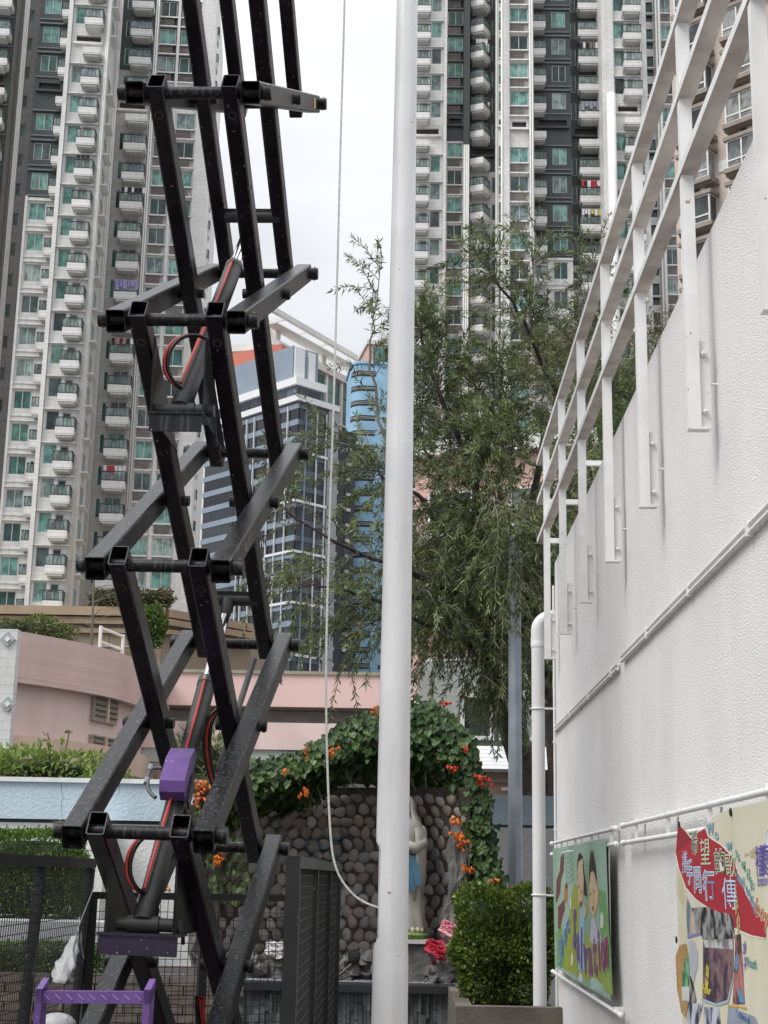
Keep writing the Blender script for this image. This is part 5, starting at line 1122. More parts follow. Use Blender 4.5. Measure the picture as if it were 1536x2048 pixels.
# chassis, wheels and entry step
MB().box(-.40, .40, -.25, 2.65, .16, .36).box(-.36, .36, -.2, 2.6, .36, .40).build('chassis', dpurple, LIFT)
tyre = M('tyre', (.02, .02, .02), .8)
for x in (-.36, .36):
    for y in (.1, 2.2): w_ = smooth_by_angle(MB().lathe([(.06, -.055), (.17, -.055), (.19, -.035), (.19, .035), (.17, .055), (.06, .055)], 24).build('wheel', tyre, LIFT, (x, y, .19), rot=(0, math.radians(90), 0))); MB().lathe([(.02, -.058), (.10, -.058), (.10, .058), (.02, .058)], 16).build('rim', purple, w_)
M3 = LIFT.matrix_basis.inverted() if False else (Matrix.Translation(LIFT.location) @ LIFT.rotation_euler.to_matrix().to_4x4()).inverted()
lpnt = lambda px, py, Y: M3 @ P(px, py, Y)
lad = MB(); A, B = lpnt(83, 1993, 6.85), lpnt(298, 1995, 6.85); zt_ = A.z
step = MB().beam((A.x, A.y, zt_), (B.x, B.y, B.z), .055, .05).build('step_tread', purple, LIFT)
for i in range(9): q = A.lerp(B, (i+.6)/9.4)+Vector((0, -.029, 0)); MB().beam(q+Vector((-.014, 0, .012)), q+Vector((.014, 0, -.010)), .003, .006).build('tread_stud', M('stud_lilac', (.26, .17, .38), .4), step)
for e in (A, B): MB().box(e.x-.014, e.x+.014, e.y-.045, e.y+.05, .2, e.z+.035).prism([(e.x-.014, e.y-.045, e.z+.035), (e.x+.014, e.y-.045, e.z+.035), (e.x+.014, e.y+.05, e.z+.075), (e.x-.014, e.y+.05, e.z+.075), ], (0, 0, -.06)).build('step_side', purple, LIFT)
MB().beam((A.x, A.y, zt_-.35), (B.x, B.y, B.z-.35), .055, .05).build('step_tread', purple, LIFT)
# ------------------------------------------------------------------ mesh fence round the lift
fence_m = M('black_fence_paint', (.009, .0095, .0105), .45, var=.3, scale=8, specks=((.3, .3, .3), 60, .70)); wire_m = M('black_wire', (.014, .014, .0145), .5, var=.2)
def fence(name, label, a, b_, ztop, zbot, posts, tilt=0.0, rail=(.06, .06), pitch=.05, double=()):
    """posts, rails and a welded wire grid from a to b; tilt leans the foot outwards"""
    t = thing(name, label, 'fence', (0, 0, 0), group='mesh fence round the lift'); a, b_ = Vector((*a, 0)), Vector((*b_, 0)); d = (b_-a).normalized(); L_ = (b_-a).length; nx = Vector((d.y, -d.x, 0)); lean = lambda z: nx*(ztop-z)*tilt
    pt = lambda s, z: a+d*s+lean(z)+Vector((0, 0, z))
    MB().beam(pt(-.03, ztop), pt(L_+.03, ztop), rail[0], rail[1]).build('top_rail', fence_m, t); MB().beam(pt(0, zbot), pt(L_, zbot), .04, .04).build('bottom_rail', fence_m, t)
    for s in posts: MB().beam(pt(s, .0), pt(s, ztop-rail[1]/2), .055, .055, up=(d.x, d.y, .001)).build('post', fence_m, t)
    b = MB(); n_ = int(L_/pitch)
    for i in range(1, n_): b.beam(pt(i*pitch, zbot), pt(i*pitch, ztop), .0042, .0042, up=(0, 1, 0), caps=False)
    for j in range(1, int((ztop-zbot)/pitch)): z = zbot+j*pitch; b.beam(pt(0, z)+nx*.004, pt(L_, z)+nx*.004, .0042, .0042, caps=False)
    tag(b.build('wire_mesh', wire_m, t), kind='stuff'); return t
q = P(0, 1718, 7.6); q2 = P(182, 1727, 10.0)
fence('mesh_fence', 'leaning black mesh fence panel on the left of the scissor lift', (q.x-.02, 5.6), (q2.x, 10.0), .5*(q.z+q2.z), .12, [0, 1.6, P(70, 1730, 8.62).y-5.6, 4.4], tilt=-.045)
pz = P(450, 1793, 10.65).z; xr_ = P(628, 1735, 8.5).x
fence('mesh_fence', 'low black mesh fence panel behind the scissor lift', (P(186, 1790, 10.05).x, 10.05), (xr_, 10.65), pz, .1, [0, .75, 1.62], rail=(.05, .045))
zr_ = .5*(P(578, 1722, 6.6).z+P(672, 1737, 10.6).z); xq = P(581, 1800, 6.6).x+.01
fence('mesh_fence', 'black mesh gate panel standing edge-on right of the scissor lift', (xq, 6.6), (xq+.005, 10.62), zr_, .1, [0, 1.35, 2.7, 4.0], rail=(.06, .05))
MB().box(xq-.03, xq+.03, 6.55, 6.6, .05, zr_+.0).build('gate_edge', fence_m, bpy.data.objects['mesh_fence.002'])
# white plastic sleeve tied to the fence
pl = M('white_plastic_film', (.62, .62, .63), .35, var=.06, trans=.2, bump=.5, bscale=30)
SL = thing('plastic_sleeve', 'crumpled white plastic sleeve tied with string to the left mesh fence', 'plastic sheet', (0, 0, 0))
a, b_ = P(150, 1872, 9.3), P(122, 1966, 9.05); b = MB(); n_ = 9; vs = []
for i in range(n_+1):
    t = i/n_; c = a.lerp(b_, t); w = .020+.036*min(1, t*1.5)
    for j in range(16): an = 2*math.pi*j/16; r = w*(.75+.45*math.sin(an*5+2.2*math.sin(t*7))+.25*random.random()); vs.append(c+Vector((math.cos(an)*r, math.sin(an)*r*.6, 0)))
b.add(vs, [(i*16+j, i*16+(j+1) % 16, (i+1)*16+(j+1) % 16, (i+1)*16+j) for i in range(n_) for j in range(16)]+[tuple(range(16))[::-1], tuple(range(n_*16, n_*16+16))])
b.build('sleeve', pl, SL, smooth=True)
for pts in ([(150, 1872, 9.3), (166, 1830, 9.35), (182, 1790, 9.4), (190, 1770, 9.45)], [(140, 1880, 9.25), (125, 1882, 9.2), (132, 1872, 9.2)], [(163, 1865, 9.3), (160, 1890, 9.3), (168, 1918, 9.3)], [(122, 1966, 9.05), (128, 1985, 9.05), (118, 2020, 9.05)]):
    curve_tube([P(*p) for p in pts], .0025, pl, 'string', SL)
WB = tag(MB().ball((0, 0, 0), .09, 12, 8, sc=(1.2, 1, .75)).build('bundled_bag', pl, None, P(113, 2052, 8.2), smooth=True), 'white plastic bag showing behind the purple step', 'bag')
# ------------------------------------------------------------------ flagpole and halyard
pole_m = M('white_pole_paint', (.70, .70, .71), .32, var=.04, scale=3, bump=.08, bscale=50, streak=((.46, .45, .43), .4, 16), specks=((.30, .28, .26), 30, .72), spec=.5)
FP = thing('flagpole', 'tall white tapering flagpole with an open hatch near its foot', 'flagpole', (-.082, 8, 0))
NS, rings = 64, [0, .3, .6, .88, 1.20, 1.255, 1.27, 1.285, 1.30, 1.4, 1.55, 1.70, 1.735, 1.75, 1.765, 1.78, 1.85, 2.5, 3.5, 4.5, 5.5, 6.5, 7.5, 9]
vs = []
for z in rings:
    r = .0945-.0048*z; r += .0025 if z < 1.25 else 0
    e = min(1, max(0, (z-1.26)/.035), max(0, (1.775-z)/.035)) if 1.26 < z < 1.775 else 0
    for j in range(NS):
        t = 2*math.pi*j/NS; x, y = r*math.cos(t), r*math.sin(t); x = max(x, -r+e*(.026)) ; vs.append((x+.0009*z, y, z))
b = MB(); b.add(vs, [(i*NS+j, i*NS+(j+1) % NS, (i+1)*NS+(j+1) % NS, (i+1)*NS+j) for i in range(len(rings)-1) for j in range(NS)]); b.poly([vs[(len(rings)-1)*NS+j] for j in range(NS)])
smooth_by_angle(b.build('shaft', pole_m, FP), 35)
MB().lathe([(.19, 0), (.19, .03), (.11, .035), (.105, .10)], 24).build('base_flange', pole_m, FP)
MB().box(-.004, .004, -.05, .05, -.235, .235).build('hatch_plate', M('hatch_grey', (.5, .5, .5), .4), FP, (-.0635, 0, 1.52))
for i, z in enumerate((1.31, 1.335, 1.36, 1.39, 1.43, 1.69)): MB().box(-.002, .002, -.003, .003, -.006, .006).build('paint_chip', M('chip_dark', (.06, .055, .05), .8), FP, (-.060+.004*(i % 2), -.0585, z-.01))
ROPE = [(690, -60), (690, 0), (683, 200), (676, 500), (668, 800), (660, 1000), (656, 1150), (652, 1300), (652, 1450), (657, 1600), (661, 1680), (669, 1740), (700, 1788), (730, 1808), (762, 1817)]
o = curve_tube([P(x, y, 8.0) for x, y in ROPE], .0062, M('white_rope', (.62, .61, .58), .8, var=.15, scale=90, bump=.3, bscale=200), 'halyard', None); tag(o, 'white halyard rope hanging slack beside the flagpole', 'rope')
# ------------------------------------------------------------------ white stucco wall with its railing on the right
XW, YEND = 1.2, 12.38
def stucco():
    m = M('white_stucco', (.80, .78, .772), .85, var=.03, scale=2, streak=((.55, .525, .505), .34, 1.6), bump=.8, bscale=125, bdist=.012)
    return m
WL = thing('stucco_wall', 'white pebbled stucco wall running away along the right side', 'wall', (0, 0, 0))
MB().box(XW, XW+.25, -3, YEND, 0, 4.19).build('wall_face', stucco(), WL)
MB().box(XW+.004, XW+6, YEND-.3, YEND-.004, 0, 4.0).build('end_return', stucco(), WL)
MB().box(XW+.26, XW+6, -3, YEND-.31, 3.0, 3.1).build('landing_slab', M('landing_concrete', (.35, .35, .34), .85), WL)
# landing railing
rw = M('white_railing_paint', (.78, .78, .77), .45, var=.05, scale=8, specks=((.33, .27, .22), 24, .70), streak=((.48, .45, .42), .3, 9)); 
rail_under = M('shaded_rail_underside', (.40, .34, .305), .8, var=.2, scale=6, c2=(.50, .44, .40))  # white paint seen unlit from below: its brown shade is put into the colour
RL = thing('white_railing', 'white painted steel railing with three rails bolted outside the stucco wall', 'railing', (0, 0, 0))
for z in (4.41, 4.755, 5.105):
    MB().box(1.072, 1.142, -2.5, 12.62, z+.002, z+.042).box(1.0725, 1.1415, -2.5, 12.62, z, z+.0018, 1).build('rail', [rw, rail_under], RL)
    MB().box(1.142, 2.2, 12.575, 12.62, z, z+.042).build('rail', rw, RL)
MB().box(2.15, 2.2, 12.57, 12.62, 3.1, 5.15).build('post', rw, RL)
for i in range(12):
    y = 12.02-1.27*i
    p = MB().box(1.078, 1.128, y-.022, y+.022, 3.34, 5.165).build('post', rw, RL)
    MB().box(1.132, 1.170, y-.006, y+.006, 3.335, 3.70).build('fixing_plate', rw, p); MB().tube([(1.168, y+.004, 3.52), (1.2, y+.004, 3.52)], .005, 6).build('wall_anchor', rw, p)
    MB().box(1.076, 1.16, y-.024, y+.024, 3.327, 3.339).build('foot', rw, p)
    for z in (3.40, 3.64): MB().lathe([(.013, 0), (.013, .010), (.005, .028)], 6).build('bolt', rw, p, (1.146, y-.006, z), rot=(math.radians(90), 0, 0))
# surface conduits with clips
def conduit(label, y0, y1, zs, r=.0095, clips=None):
    t = thing('wall_conduit', label, 'conduit', (0, 0, 0), group='white pipes fixed along the stucco wall')
    for z in zs: smooth_by_angle(MB().tube([(XW-r-.008, y0, z), (XW-r-.008, y1, z)], r, 10).build('pipe', rw, t))
    y = y0+.25
    while y < y1:
        MB().box(XW-.012-2*r, XW-.001, y-.010, y+.010, zs[-1]-.014, zs[0]+.014).build('clip', rw, t); y += 1.15
    return t
conduit('pair of white conduits high on the far part of the stucco wall', 8.55, 12.34, (2.808, 2.780)); conduit('pair of white conduits high on the near part of the stucco wall', -2, 8.38, (2.826, 2.798))
def banner_rail(label, y0, y1, zs, xo=.05):
    t = thing('banner_rail', label, 'rail', (0, 0, 0), group='rails for hanging banners')
    for z in zs:
        o = smooth_by_angle(MB().tube([(XW-xo, y0, z), (XW-xo, y1, z)], .0125, 12).build('tube', rw, t))
        for y in (y0, y1): MB().ball((XW-xo, y, z), .0175, 10, 7).build('end_ball', rw, o, smooth=True)
    y = y0+.22
    while y < y1:
        MB().box(XW-xo-.008, XW-.001, y-.018, y+.018, zs[0]-.006, zs[0]+.024).build('bracket', rw, t); MB().box(XW-xo-.004, XW-xo+.012, y-.01, y+.01, zs[-1], zs[0]).build('hanger', rw, t); y += .95
    return t
banner_rail('double white rail above the cartoon banner at the far end of the wall', 8.5, 12.3, (1.885, 1.80)); banner_rail('double white rail carrying the sagging cream banner', -1, 8.22, (1.89, 1.80)); banner_rail('single white rail under the cartoon banner', 8.45, 12.3, (.905,)); banner_rail('single white rail low on the wall under the cream banner', -1, 8.2, (.73,))
# rainwater downpipe at the wall end
DP = thing('downpipe', 'white round downpipe with an elbow at the far corner of the stucco wall', 'downpipe', (0, 0, 0))
dx, dy = P(1078, 1700, 12.55).x, 12.55; zel = P(1078, 1262, 12.55).z
pvc = M('white_pvc', (.70, .70, .70), .35, var=.04, scale=3, streak=((.55, .53, .5), .25, 5))
smooth_by_angle(MB().tube([(dx, dy, 0), (dx, dy, zel-.06)], .054, 24).build('pipe', pvc, DP)); smooth_by_angle(MB().tube([(dx, dy, zel-.14), (dx, dy, zel-.10), (dx, dy, zel-.095), (dx, dy, zel-.06)], [.058, .06, .057, .06], 24).build('socket', pvc, DP))
smooth_by_angle(MB().tube([(dx, dy, zel-.06), (dx, dy, zel)] + [(dx+.12*(1-math.cos(a)), dy, zel+.12*math.sin(a)) for a in [math.pi/2*i/7 for i in range(1, 8)]] + [(dx+.5, dy, zel+.12)], .057, 24).build('elbow', pvc, DP))
for y_ in (1418, 1790, 2030):
    z = P(1078, y_, 12.55).z; o = MB().tube([(dx+.06*math.cos(a), dy+.06*math.sin(a), z) for a in [2*math.pi*i/20 for i in range(21)]], .007, 6).build('pipe_clip', rw, DP, smooth=True); MB().box(dx+.055, XW+.02, dy-.055, dy-.043, z-.008, z+.008).build('clip_arm', rw, o)
t = thing('corner_cable', 'thin white cable running down the far corner of the stucco wall', 'cable', (0, 0, 0)); smooth_by_angle(MB().tube([(XW-.012, YEND+.012, .1), (XW-.012, YEND+.012, 4.0)], .010, 8).build('cable', rw, t))
for z in (.6, 1.3, 2.0, 2.7, 3.4): MB().box(XW-.026, XW+.005, YEND+.002, YEND+.022, z-.012, z+.012).build('clip', rw, t)
# ------------------------------------------------------------------ printed banners
import bmesh
def onX(px, py, X):
    d = ray(px, py); return Vector((0, 0, EYE)) + d*(X/d.x)
class Print:
    """flat print laid on a hanging sheet: outlines are given in sheet coordinates (s along the wall, t up)"""
    def __init__(s, parent, X, surf): s.p, s.X, s.surf, s.layer = parent, X, surf, 0
    def place(s, y, z, lay): return Vector((s.surf(y, z) - .0005*lay - .0006, y, z))
    def flat(s, m): return M('print_%02d%02d%02d' % tuple(int(v*99) for v in m), m, .6, var=.05) if isinstance(m, tuple) else m
    def poly(s, pts, mat, lay, name='print', cuts=2):
        bm = bmesh.new(); f = bm.faces.new([bm.verts.new((0, a.y, a.z)) for a in pts]); bmesh.ops.triangulate(bm, faces=[f])
        for _ in range(cuts): bmesh.ops.subdivide_edges(bm, edges=[e for e in bm.edges if e.calc_length() > .05], cuts=1, use_grid_fill=True)
        for v in bm.verts: v.co = s.place(v.co.y, v.co.z, lay)
        bmesh.ops.recalc_face_normals(bm, faces=bm.faces)
        me = bpy.data.meshes.new(name); bm.to_mesh(me); bm.free(); me.materials.append(s.flat(mat)); return put(name, me, s.p)
    def text(s, txt, c, h, mat, lay, wide=1.0, rot=0.0, edge=None, name='lettering', bold=.0):
        for off, mt, l in ([(edge[0], edge[1], lay)] if edge else []) + [(bold, mat, lay+1)]:
            me = text_mesh(txt, 1.0, s.flat(mt), 0, off, name); k = h
            for v in me.vertices:
                a, b = v.co.x*k*wide, v.co.y*k; a, b = a*math.cos(rot)-b*math.sin(rot), a*math.sin(rot)+b*math.cos(rot)
                v.co = s.place(c.y-a, c.z+b, l)
            put(name, me, s.p)
# -- cartoon banner
X1 = 1.135
B1 = thing('cartoon_banner', 'green cartoon banner of two smiling children with bubble lettering', 'banner', (0, 0, 0))
z7 = lambda a, b: onX(1090+a/5.144, 1650+b/5.144, X1)
surf1 = lambda y, z: X1 + .006*math.sin(y*2.1+z*2)
PR1 = Print(B1, X1, surf1)
yl, yr_, zt1, zb1 = 12.02, 8.78, 1.862, .925
yl, yr_ = onX(1106.5, 1694, X1).y, onX(1212.5, 1682, X1).y; zt1, zb1 = onX(1160, 1687, X1).z, onX(1168, 1970, X1).z
g1 = M('banner_green', (.26, .40, .27), .55, var=.06, scale=1.4, c2=(.36, .50, .42))
PR1.poly([Vector((0, yl, zt1)), Vector((0, yr_, zt1)), Vector((0, yr_-.04, zb1)), Vector((0, yl, zb1))], g1, 0, 'sheet', 4)
MB().box(X1+.012, X1+.014, yr_-.03, yl, zb1, zt1).build('sheet_back', M('sheet_back', (.5, .5, .48), .7), B1) 
Q = lambda l: [z7(*a) for a in l]
PR1.poly(Q([(190, 1480), (200, 1250), (240, 1080), (262, 760), (300, 600), (340, 640), (360, 900), (450, 1150), (560, 1250), (600, 1500), (590, 1640), (420, 1580), (300, 1530)]), (.33, .38, .05), 1)
PR1.poly(Q([(120, 1450), (110, 1110), (160, 1040), (190, 1180), (200, 1480)]), (.18, .34, .10), 1)
PR1.poly(Q([(560, 660), (620, 690), (650, 1000), (690, 1760), (610, 1710), (600, 1350), (560, 1000)]), (.16, .34, .11), 1)
PR1.poly(Q([(590, 1660), (640, 1480), (690, 1760)]), (.30, .42, .06), 2)
for i in range(13):     # fine wavy lines behind the children
    a = 250+26*i; line = [(185+10*j+2*i, a+34*math.sin(j*.5)+6*j*(i % 2)) for j in range(0, 11)]
    up_ = Q(line); dn = Q([(x, y+7) for x, y in line[::-1]]); PR1.poly(up_+dn, (.17, .31, .22), 2, 'wavy_line', 0)
for i in range(14):
    a = 360+26*i; line = [(410+8*j, a+10*j) for j in range(0, 7)]; PR1.poly(Q(line)+Q([(x, y+8) for x, y in line[::-1]]), (.12, .27, .14), 2, 'wavy_line', 0)
brown = (.17, .055, .055)
PR1.poly(Q([(108, 780), (120, 560), (150, 470), (158, 330), (182, 292), (190, 330), (186, 470), (160, 560), (150, 700), (115, 800)]), brown, 3); PR1.poly(Q([(128, 1060), (130, 840), (165, 800), (190, 760), (200, 860), (170, 960), (150, 1080)]), brown, 3)
PR1.poly(Q([(190, 770), (192, 650), (212, 590), (228, 640), (222, 790), (205, 800)]), (.50, .20, .05), 4); PR1.poly(Q([(205, 640), (212, 590), (226, 610), (222, 660)]), (.08, .03, .02), 5)
skin, hairc = (.60, .42, .26), (.025, .014, .016)
PR1.poly(Q([(352, 1500), (370, 850), (420, 840), (405, 1150), (420, 1500)]), (.27, .47, .60), 3)                                # blue shirt
PR1.poly(Q([(335, 560), (336, 380), (350, 300), (370, 286), (400, 330), (412, 470), (440, 620), (446, 740), (415, 720), (398, 560), (390, 390)]), hairc, 4)
PR1.poly(Q([(345, 640), (338, 480), (352, 380), (380, 356), (400, 420), (412, 560), (408, 690), (398, 790), (378, 836), (352, 780)]), skin, 5)
PR1.poly(Q([(376, 850), (370, 790), (392, 780), (388, 830)]), (.35, .03, .02), 6); PR1.poly(Q([(350, 640), (356, 625), (361, 645), (355, 660)]), hairc, 6); PR1.poly(Q([(384, 690), (390, 672), (396, 690), (390, 705)]), hairc, 6)
PR1.poly(Q([(388, 352), (398, 340), (402, 400), (392, 420)]), (.7, .6, .45), 6)
PR1.poly(Q([(466, 600), (468, 420), (485, 310), (484, 256), (498, 290), (510, 256), (512, 310), (530, 400), (542, 560), (530, 640), (500, 560)]), hairc, 4)
PR1.poly(Q([(468, 800), (470, 620), (482, 500), (500, 470), (522, 500), (540, 600), (562, 690), (555, 790), (535, 880), (512, 950), (486, 900)]), skin, 5)
for a, b_ in ((480, 720), (514, 690)): PR1.poly(Q([(a-5, b_-16), (a+1, b_-28), (a+6, b_-14), (a+1, b_+20)]), hairc, 6)
PR1.poly(Q([(497, 840), (515, 830), (513, 880), (504, 892)]), (.35, .03, .02), 6)
PR1.poly(Q([(404, 930), (412, 850), (422, 770), (430, 850), (445, 850), (438, 940), (420, 950)]), skin, 6)
PR1.poly(Q([(470, 1200), (490, 950), (520, 960), (545, 1120), (540, 1250)]), (.50, .50, .60), 3); PR1.poly(Q([(260, 860), (255, 760), (268, 740), (272, 860)]), (.72, .75, .72), 3); PR1.poly(Q([(272, 1440), (276, 1330), (290, 1310), (300, 1380), (288, 1450)]), (.72, .75, .72), 3)
PR1.poly(Q([(570, 1060), (572, 920), (590, 890), (604, 950), (598, 1060)]), (.62, .68, .60), 3); PR1.poly(Q([(470, 1680), (480, 1560), (530, 1580), (580, 1640), (575, 1720)]), (.42, .58, .50), 3); PR1.poly(Q([(355, 1590), (372, 1500), (398, 1560), (395, 1625)]), (.65, .68, .68), 3)
for ch, (a, b_), h in zip('Share', ((152, 1330), (174, 1250), (205, 1120), (226, 1050), (246, 1010)), (.27, .25, .24, .22, .22)): PR1.text(ch, z7(a, b_), h, (.05, .17, .42), 7, 1.5, .25, (.035, (.75, .78, .78)), bold=.02)
for i, (ch, (a, b_)) in enumerate(zip('Salvation', ((316, 1090), (356, 1215), (392, 1290), (428, 1340), (474, 1355), (520, 1340), (560, 1300), (594, 1290), (632, 1255)))):
    k = i/8; PR1.text(ch, z7(a, b_), .36 if ch in 'Slt' else .34, (.10+.22*k, .07-.03*k, .28-.12*k), 9, 1.15 if i < 6 else .85, -.12 if i < 4 else .12, (.04, (.72, .70, .74)), bold=.03)
# -- cream church banner with a red ribbon
X2 = 1.115
B2 = thing('cream_banner', 'sagging cream banner with a red ribbon and Chinese lettering hung on the near rail', 'banner', (0, 0, 0))
z6 = lambda a, b: onX(1320+a/4.196, 1560+b/4.196, X2)
ycr = z6(602, 700).y
def surf2(y, z):
    f = X2 + .010*math.sin((y-ycr)*5.0+z*1.5) + .006*math.sin(z*7+y*3); f += .003*math.exp(-((y-ycr)/.03)**2)
    return f - .006/(1+math.exp((y-ycr)*60))
PR2 = Print(B2, X2, surf2)
edge = [z6(*a) for a in ((132, 362), (200, 420), (272, 474), (340, 440), (415, 398), (450, 350), (500, 292), (560, 256), (600, 240))]; edge.append(Vector((0, 3.0, edge[-1].z+.012)))
def ztop(y):
    for a, b_ in zip(edge, edge[1:]):
        if a.y >= y >= b_.y: return a.z+(b_.z-a.z)*(a.y-y)/max(1e-6, a.y-b_.y)
    return edge[0].z if y > edge[0].y else edge[-1].z
zbot2 = .42; ys = [edge[0].y-(edge[0].y-3.0)*i/150 for i in range(151)]; vs = []
yL = lambda t: edge[0].y + .045*math.sin(min(1, t*3)*math.pi/2)*1.0
for i, y in enumerate(ys):
    for j in range(31): t = j/30; yy = y + (yL(t)-edge[0].y)*max(0, 1-i/14); z = ztop(y)*(1-t)+zbot2*t; vs.append(Vector((surf2(yy, z), yy, z)))
cream = M('banner_cream', (.60, .57, .40), .6, var=.05, scale=3, c2=(.64, .61, .50))
b = MB(); b.add(vs, [(i*31+j, i*31+j+1, (i+1)*31+j+1, (i+1)*31+j) for i in range(150) for j in range(30)]); b.build('sheet', cream, B2, smooth=True)
C = lambda l: [z6(*a) for a in l]
redr = (.36, .018, .03)
rib = [(128, 372), (272, 490), (415, 408), (440, 480), (520, 545), (590, 645), (622, 770), (700, 960), (790, 1100), (930, 1200), (930, 1325), (760, 1300), (600, 1240), (480, 1110), (330, 1000), (225, 900), (150, 740), (117, 612)]
cx_, cy_ = 520, 850
PR2.poly(C([(128, 372), (272, 482), (415, 402), (450, 474), (532, 540), (604, 640), (634, 765), (712, 952), (800, 1090), (930, 1186), (930, 1337), (750, 1314), (590, 1256), (468, 1124), (320, 1012), (212, 908), (140, 750), (112, 614)]), (.70, .68, .60), 1, 'ribbon_border', 3)
PR2.poly(C(rib), redr, 2, 'ribbon', 3)
PR2.poly(C([(128, 372), (272, 490), (240, 520), (150, 580), (117, 612)]), (.27, .012, .025), 3, 'ribbon_turn', 2)
grn, wht, blu = (.03, .14, .06), (.68, .68, .60), (.10, .20, .42)
for ch, c, h in (('希', (322, 540), .125), ('望', (415, 622), .135), ('的', (515, 702), .120), ('歌', (585, 730), .115)): PR2.text(ch, z6(*c), h*.78, grn if ch in '希的' else (.50, .62, .44), 4, 1.75, 0, (.034, wht) if ch in '希的' else None, bold=.0)
for ch, c, h in (('攜', (212, 705), .125), ('手', (268, 788), .13), ('同', (345, 852), .135), ('行', (435, 905), .145), ('傳', (570, 975), .15)): PR2.text(ch, z6(*c), h*.78, (.16, .27, .50) if ch in '手同行' else (.46, .58, .78), 4, 1.75, 0, (.036, (.72, .74, .76)) if ch in '手同行' else None, bold=.0)
PR2.text('福音', z6(625, 1120), .085, (.55, .56, .22), 4, .9, -1.2, None)
def diagonal(txt, p0, p1, h, col_, wide=1.7):
    for i, ch in enumerate(txt):
        t = i/max(1, len(txt)-1)
        if ch != ' ': PR2.text(ch, z6(p0[0]+(p1[0]-p0[0])*t, p0[1]+(p1[1]-p0[1])*t), h, col_, 4, wide, 0, (.035, (.74, .75, .72)), bold=.012)
diagonal('We w', (458, 412), (575, 545), .058, (.12, .30, .48)); diagonal('ts of Hope', (632, 610), (765, 880), .050, (.10, .33, .26), 1.4); diagonal('hand to bring', (640, 800), (795, 1055), .050, (.12, .30, .48), 1.3); diagonal('hope', (825, 1075), (985, 1180), .085, (.62, .16, .03), 1.5)
for k, (ch, c) in enumerate((('禧', (832, 700)), ('慶', (890, 690)))): PR2.text(ch, z6(*c), .105, (.09, .07, .36), 4, 1.5, 0, None, bold=.0)
PR2.text('bration of', z6(895, 845), .045, (.10, .07, .38), 4, 1.5, .02, None, bold=.012)
PR2.poly(C([(880, 595), (905, 420), (935, 400), (935, 600)]), (.35, .38, .62), 2, 'emblem')
PR2.poly(C([(890, 588), (912, 440), (935, 425), (935, 590)]), (.66, .66, .62), 3, 'emblem')
# printed snapshots: each is a flat patch of picture colours
def snap(name, c1, c2, sc): return M(name, c1, .5, c2=c2, scale=sc, lo=.42, hi=.56)
PR2.poly(C([(282, 1075), (430, 1065), (520, 1105), (592, 1140), (600, 1330), (375, 1340), (330, 1180)]), snap('photo_grey', (.015, .015, .017), (.30, .30, .30), 16), 2, 'snapshot')
PR2.poly(C([(375, 1350), (592, 1335), (600, 1600), (560, 1850), (480, 1880), (372, 1835), (390, 1700), (420, 1560)]), snap('photo_mauve', (.055, .035, .06), (.22, .13, .14), 14), 2, 'snapshot')
PR2.poly(C([(362, 1840), (372, 1832), (480, 1876), (560, 1846), (598, 1640), (606, 1640), (570, 1870), (490, 1898), (370, 1862)]), (.33, .43, .50), 3, 'snapshot_border')
PR2.poly(C([(380, 1345), (590, 1332), (592, 1420), (390, 1405)]), snap('photo_pale', (.20, .19, .20), (.52, .52, .52), 12), 3, 'snapshot')
PR2.poly(C([(222, 960), (262, 1040), (300, 1130), (355, 1290), (230, 1320), (222, 1120)]), snap('photo_skin', (.12, .22, .28), (.58, .42, .34), 9), 2, 'snapshot'); PR2.poly(C([(228, 1308), (355, 1280), (358, 1300), (230, 1330)]), (.20, .20, .45), 3, 'snapshot_border')
PR2.poly(C([(604, 1300), (660, 1290), (690, 1560), (720, 1880), (600, 1880), (606, 1500)]), snap('photo_warm', (.06, .03, .04), (.45, .18, .16), 13), 2, 'snapshot'); PR2.poly(C([(612, 1480), (630, 1440), (642, 1520), (632, 1600), (612, 1590)]), (.08, .25, .45), 3, 'snapshot'); PR2.poly(C([(655, 1740), (690, 1760), (718, 1880), (670, 1860)]), (.08, .27, .48), 3, 'snapshot'); PR2.poly(C([(565, 1882), (738, 1905), (738, 1925), (565, 1898)]), (.55, .38, .06), 3, 'snapshot_border')
PR2.poly(C([(118, 1480), (150, 1390), (215, 1370), (238, 1500), (235, 1800), (200, 2000), (150, 1950), (120, 1750)]), M('print_ochre', (.42, .25, .10), .6, var=.1, specks=((.2, .1, .04), 70, .60)), 2, 'ochre_disc'); PR2.poly(C([(160, 1850), (172, 1620), (200, 1500), (240, 1470), (240, 1860)]), snap('photo_green', (.03, .16, .07), (.20, .48, .25), 14), 3, 'bottle_print'); PR2.poly(C([(160, 1735), (240, 1730), (240, 1855), (162, 1850)]), (.55, .57, .52), 4, 'bottle_print')
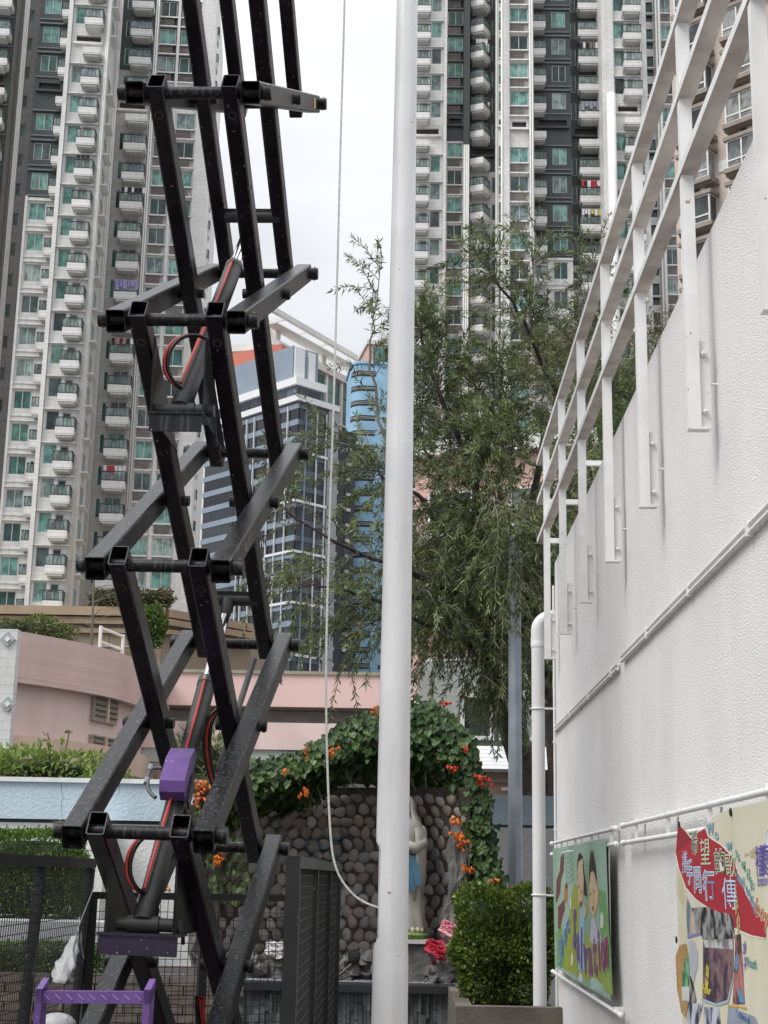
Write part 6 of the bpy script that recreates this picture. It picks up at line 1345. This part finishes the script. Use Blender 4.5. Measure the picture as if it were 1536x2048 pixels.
PR2.poly(C([(238, 1350), (290, 1345), (330, 1440), (325, 1560), (280, 1720), (240, 1560)]), (.42, .43, .48), 2, 'snapshot'); PR2.poly(C([(240, 1620), (275, 1690), (315, 1840), (310, 1870), (235, 1870)]), snap('photo_grey', (.015, .015, .017), (.3, .3, .3), 16), 3, 'snapshot'); PR2.poly(C([(225, 1870), (380, 1880), (330, 2080), (210, 2080)]), snap('photo_blue', (.04, .05, .09), (.50, .53, .60), 13), 2, 'snapshot'); PR2.poly(C([(385, 1905), (500, 1910), (520, 2080), (390, 2080)]), snap('photo_blue', (.04, .05, .09), (.50, .53, .60), 13), 2, 'snapshot')
PR2.poly(C([(568, 1900), (830, 1990), (880, 2090), (560, 2090)]), M('print_slate_blue', (.25, .29, .36), .6, var=.1), 2, 'blue_panel'); PR2.text('God bless all', z6(700, 1985), .030, (.03, .13, .34), 4, 1.7, -.03, None, bold=.01)
PR2.text('Youth', z6(782, 1540), .042, (.02, .22, .26), 4, 1.9, 0, None, bold=.016); PR2.text('青年', z6(706, 1475), .055, (.10, .08, .38), 4, .9, -1.35, None, bold=.012)
PR2.text('Poor', z6(405, 1762), .042, (.62, .58, .05), 4, 1.9, 0, (.03, (.08, .07, .03)), bold=.02); PR2.text('貧窮', z6(412, 1665), .055, (.62, .58, .05), 4, .9, 1.2, None, bold=.015)
for i in range(15):     # fine curved lines of the pattern
    PR2.poly(C([(122, 720+16*i), (160, 760+17*i), (205, 830+18*i), (205, 835+18*i), (160, 765+17*i), (122, 725+16*i)]), (.45, .40, .22), 1, 'pattern_line', 0)
for i in range(12):
    PR2.poly(C([(690, 640-3*i), (780, 560+9*i), (880, 540+14*i), (880, 545+14*i), (780, 565+9*i), (690, 645-3*i)]), (.48, .44, .28), 1, 'pattern_line', 0)
for c in ((132, 1340), (140, 375), (604, 270)): 
    p = z6(*c); p.x = surf2(p.y, p.z)-.003; MB().tube([p+Vector((0, .012*math.cos(a), .012*math.sin(a))) for a in [2*math.pi*i/14 for i in range(15)]], .0032, 6).build('eyelet', MATS['black_hose'] if 'black_hose' in MATS else hose_b, B2, smooth=True)
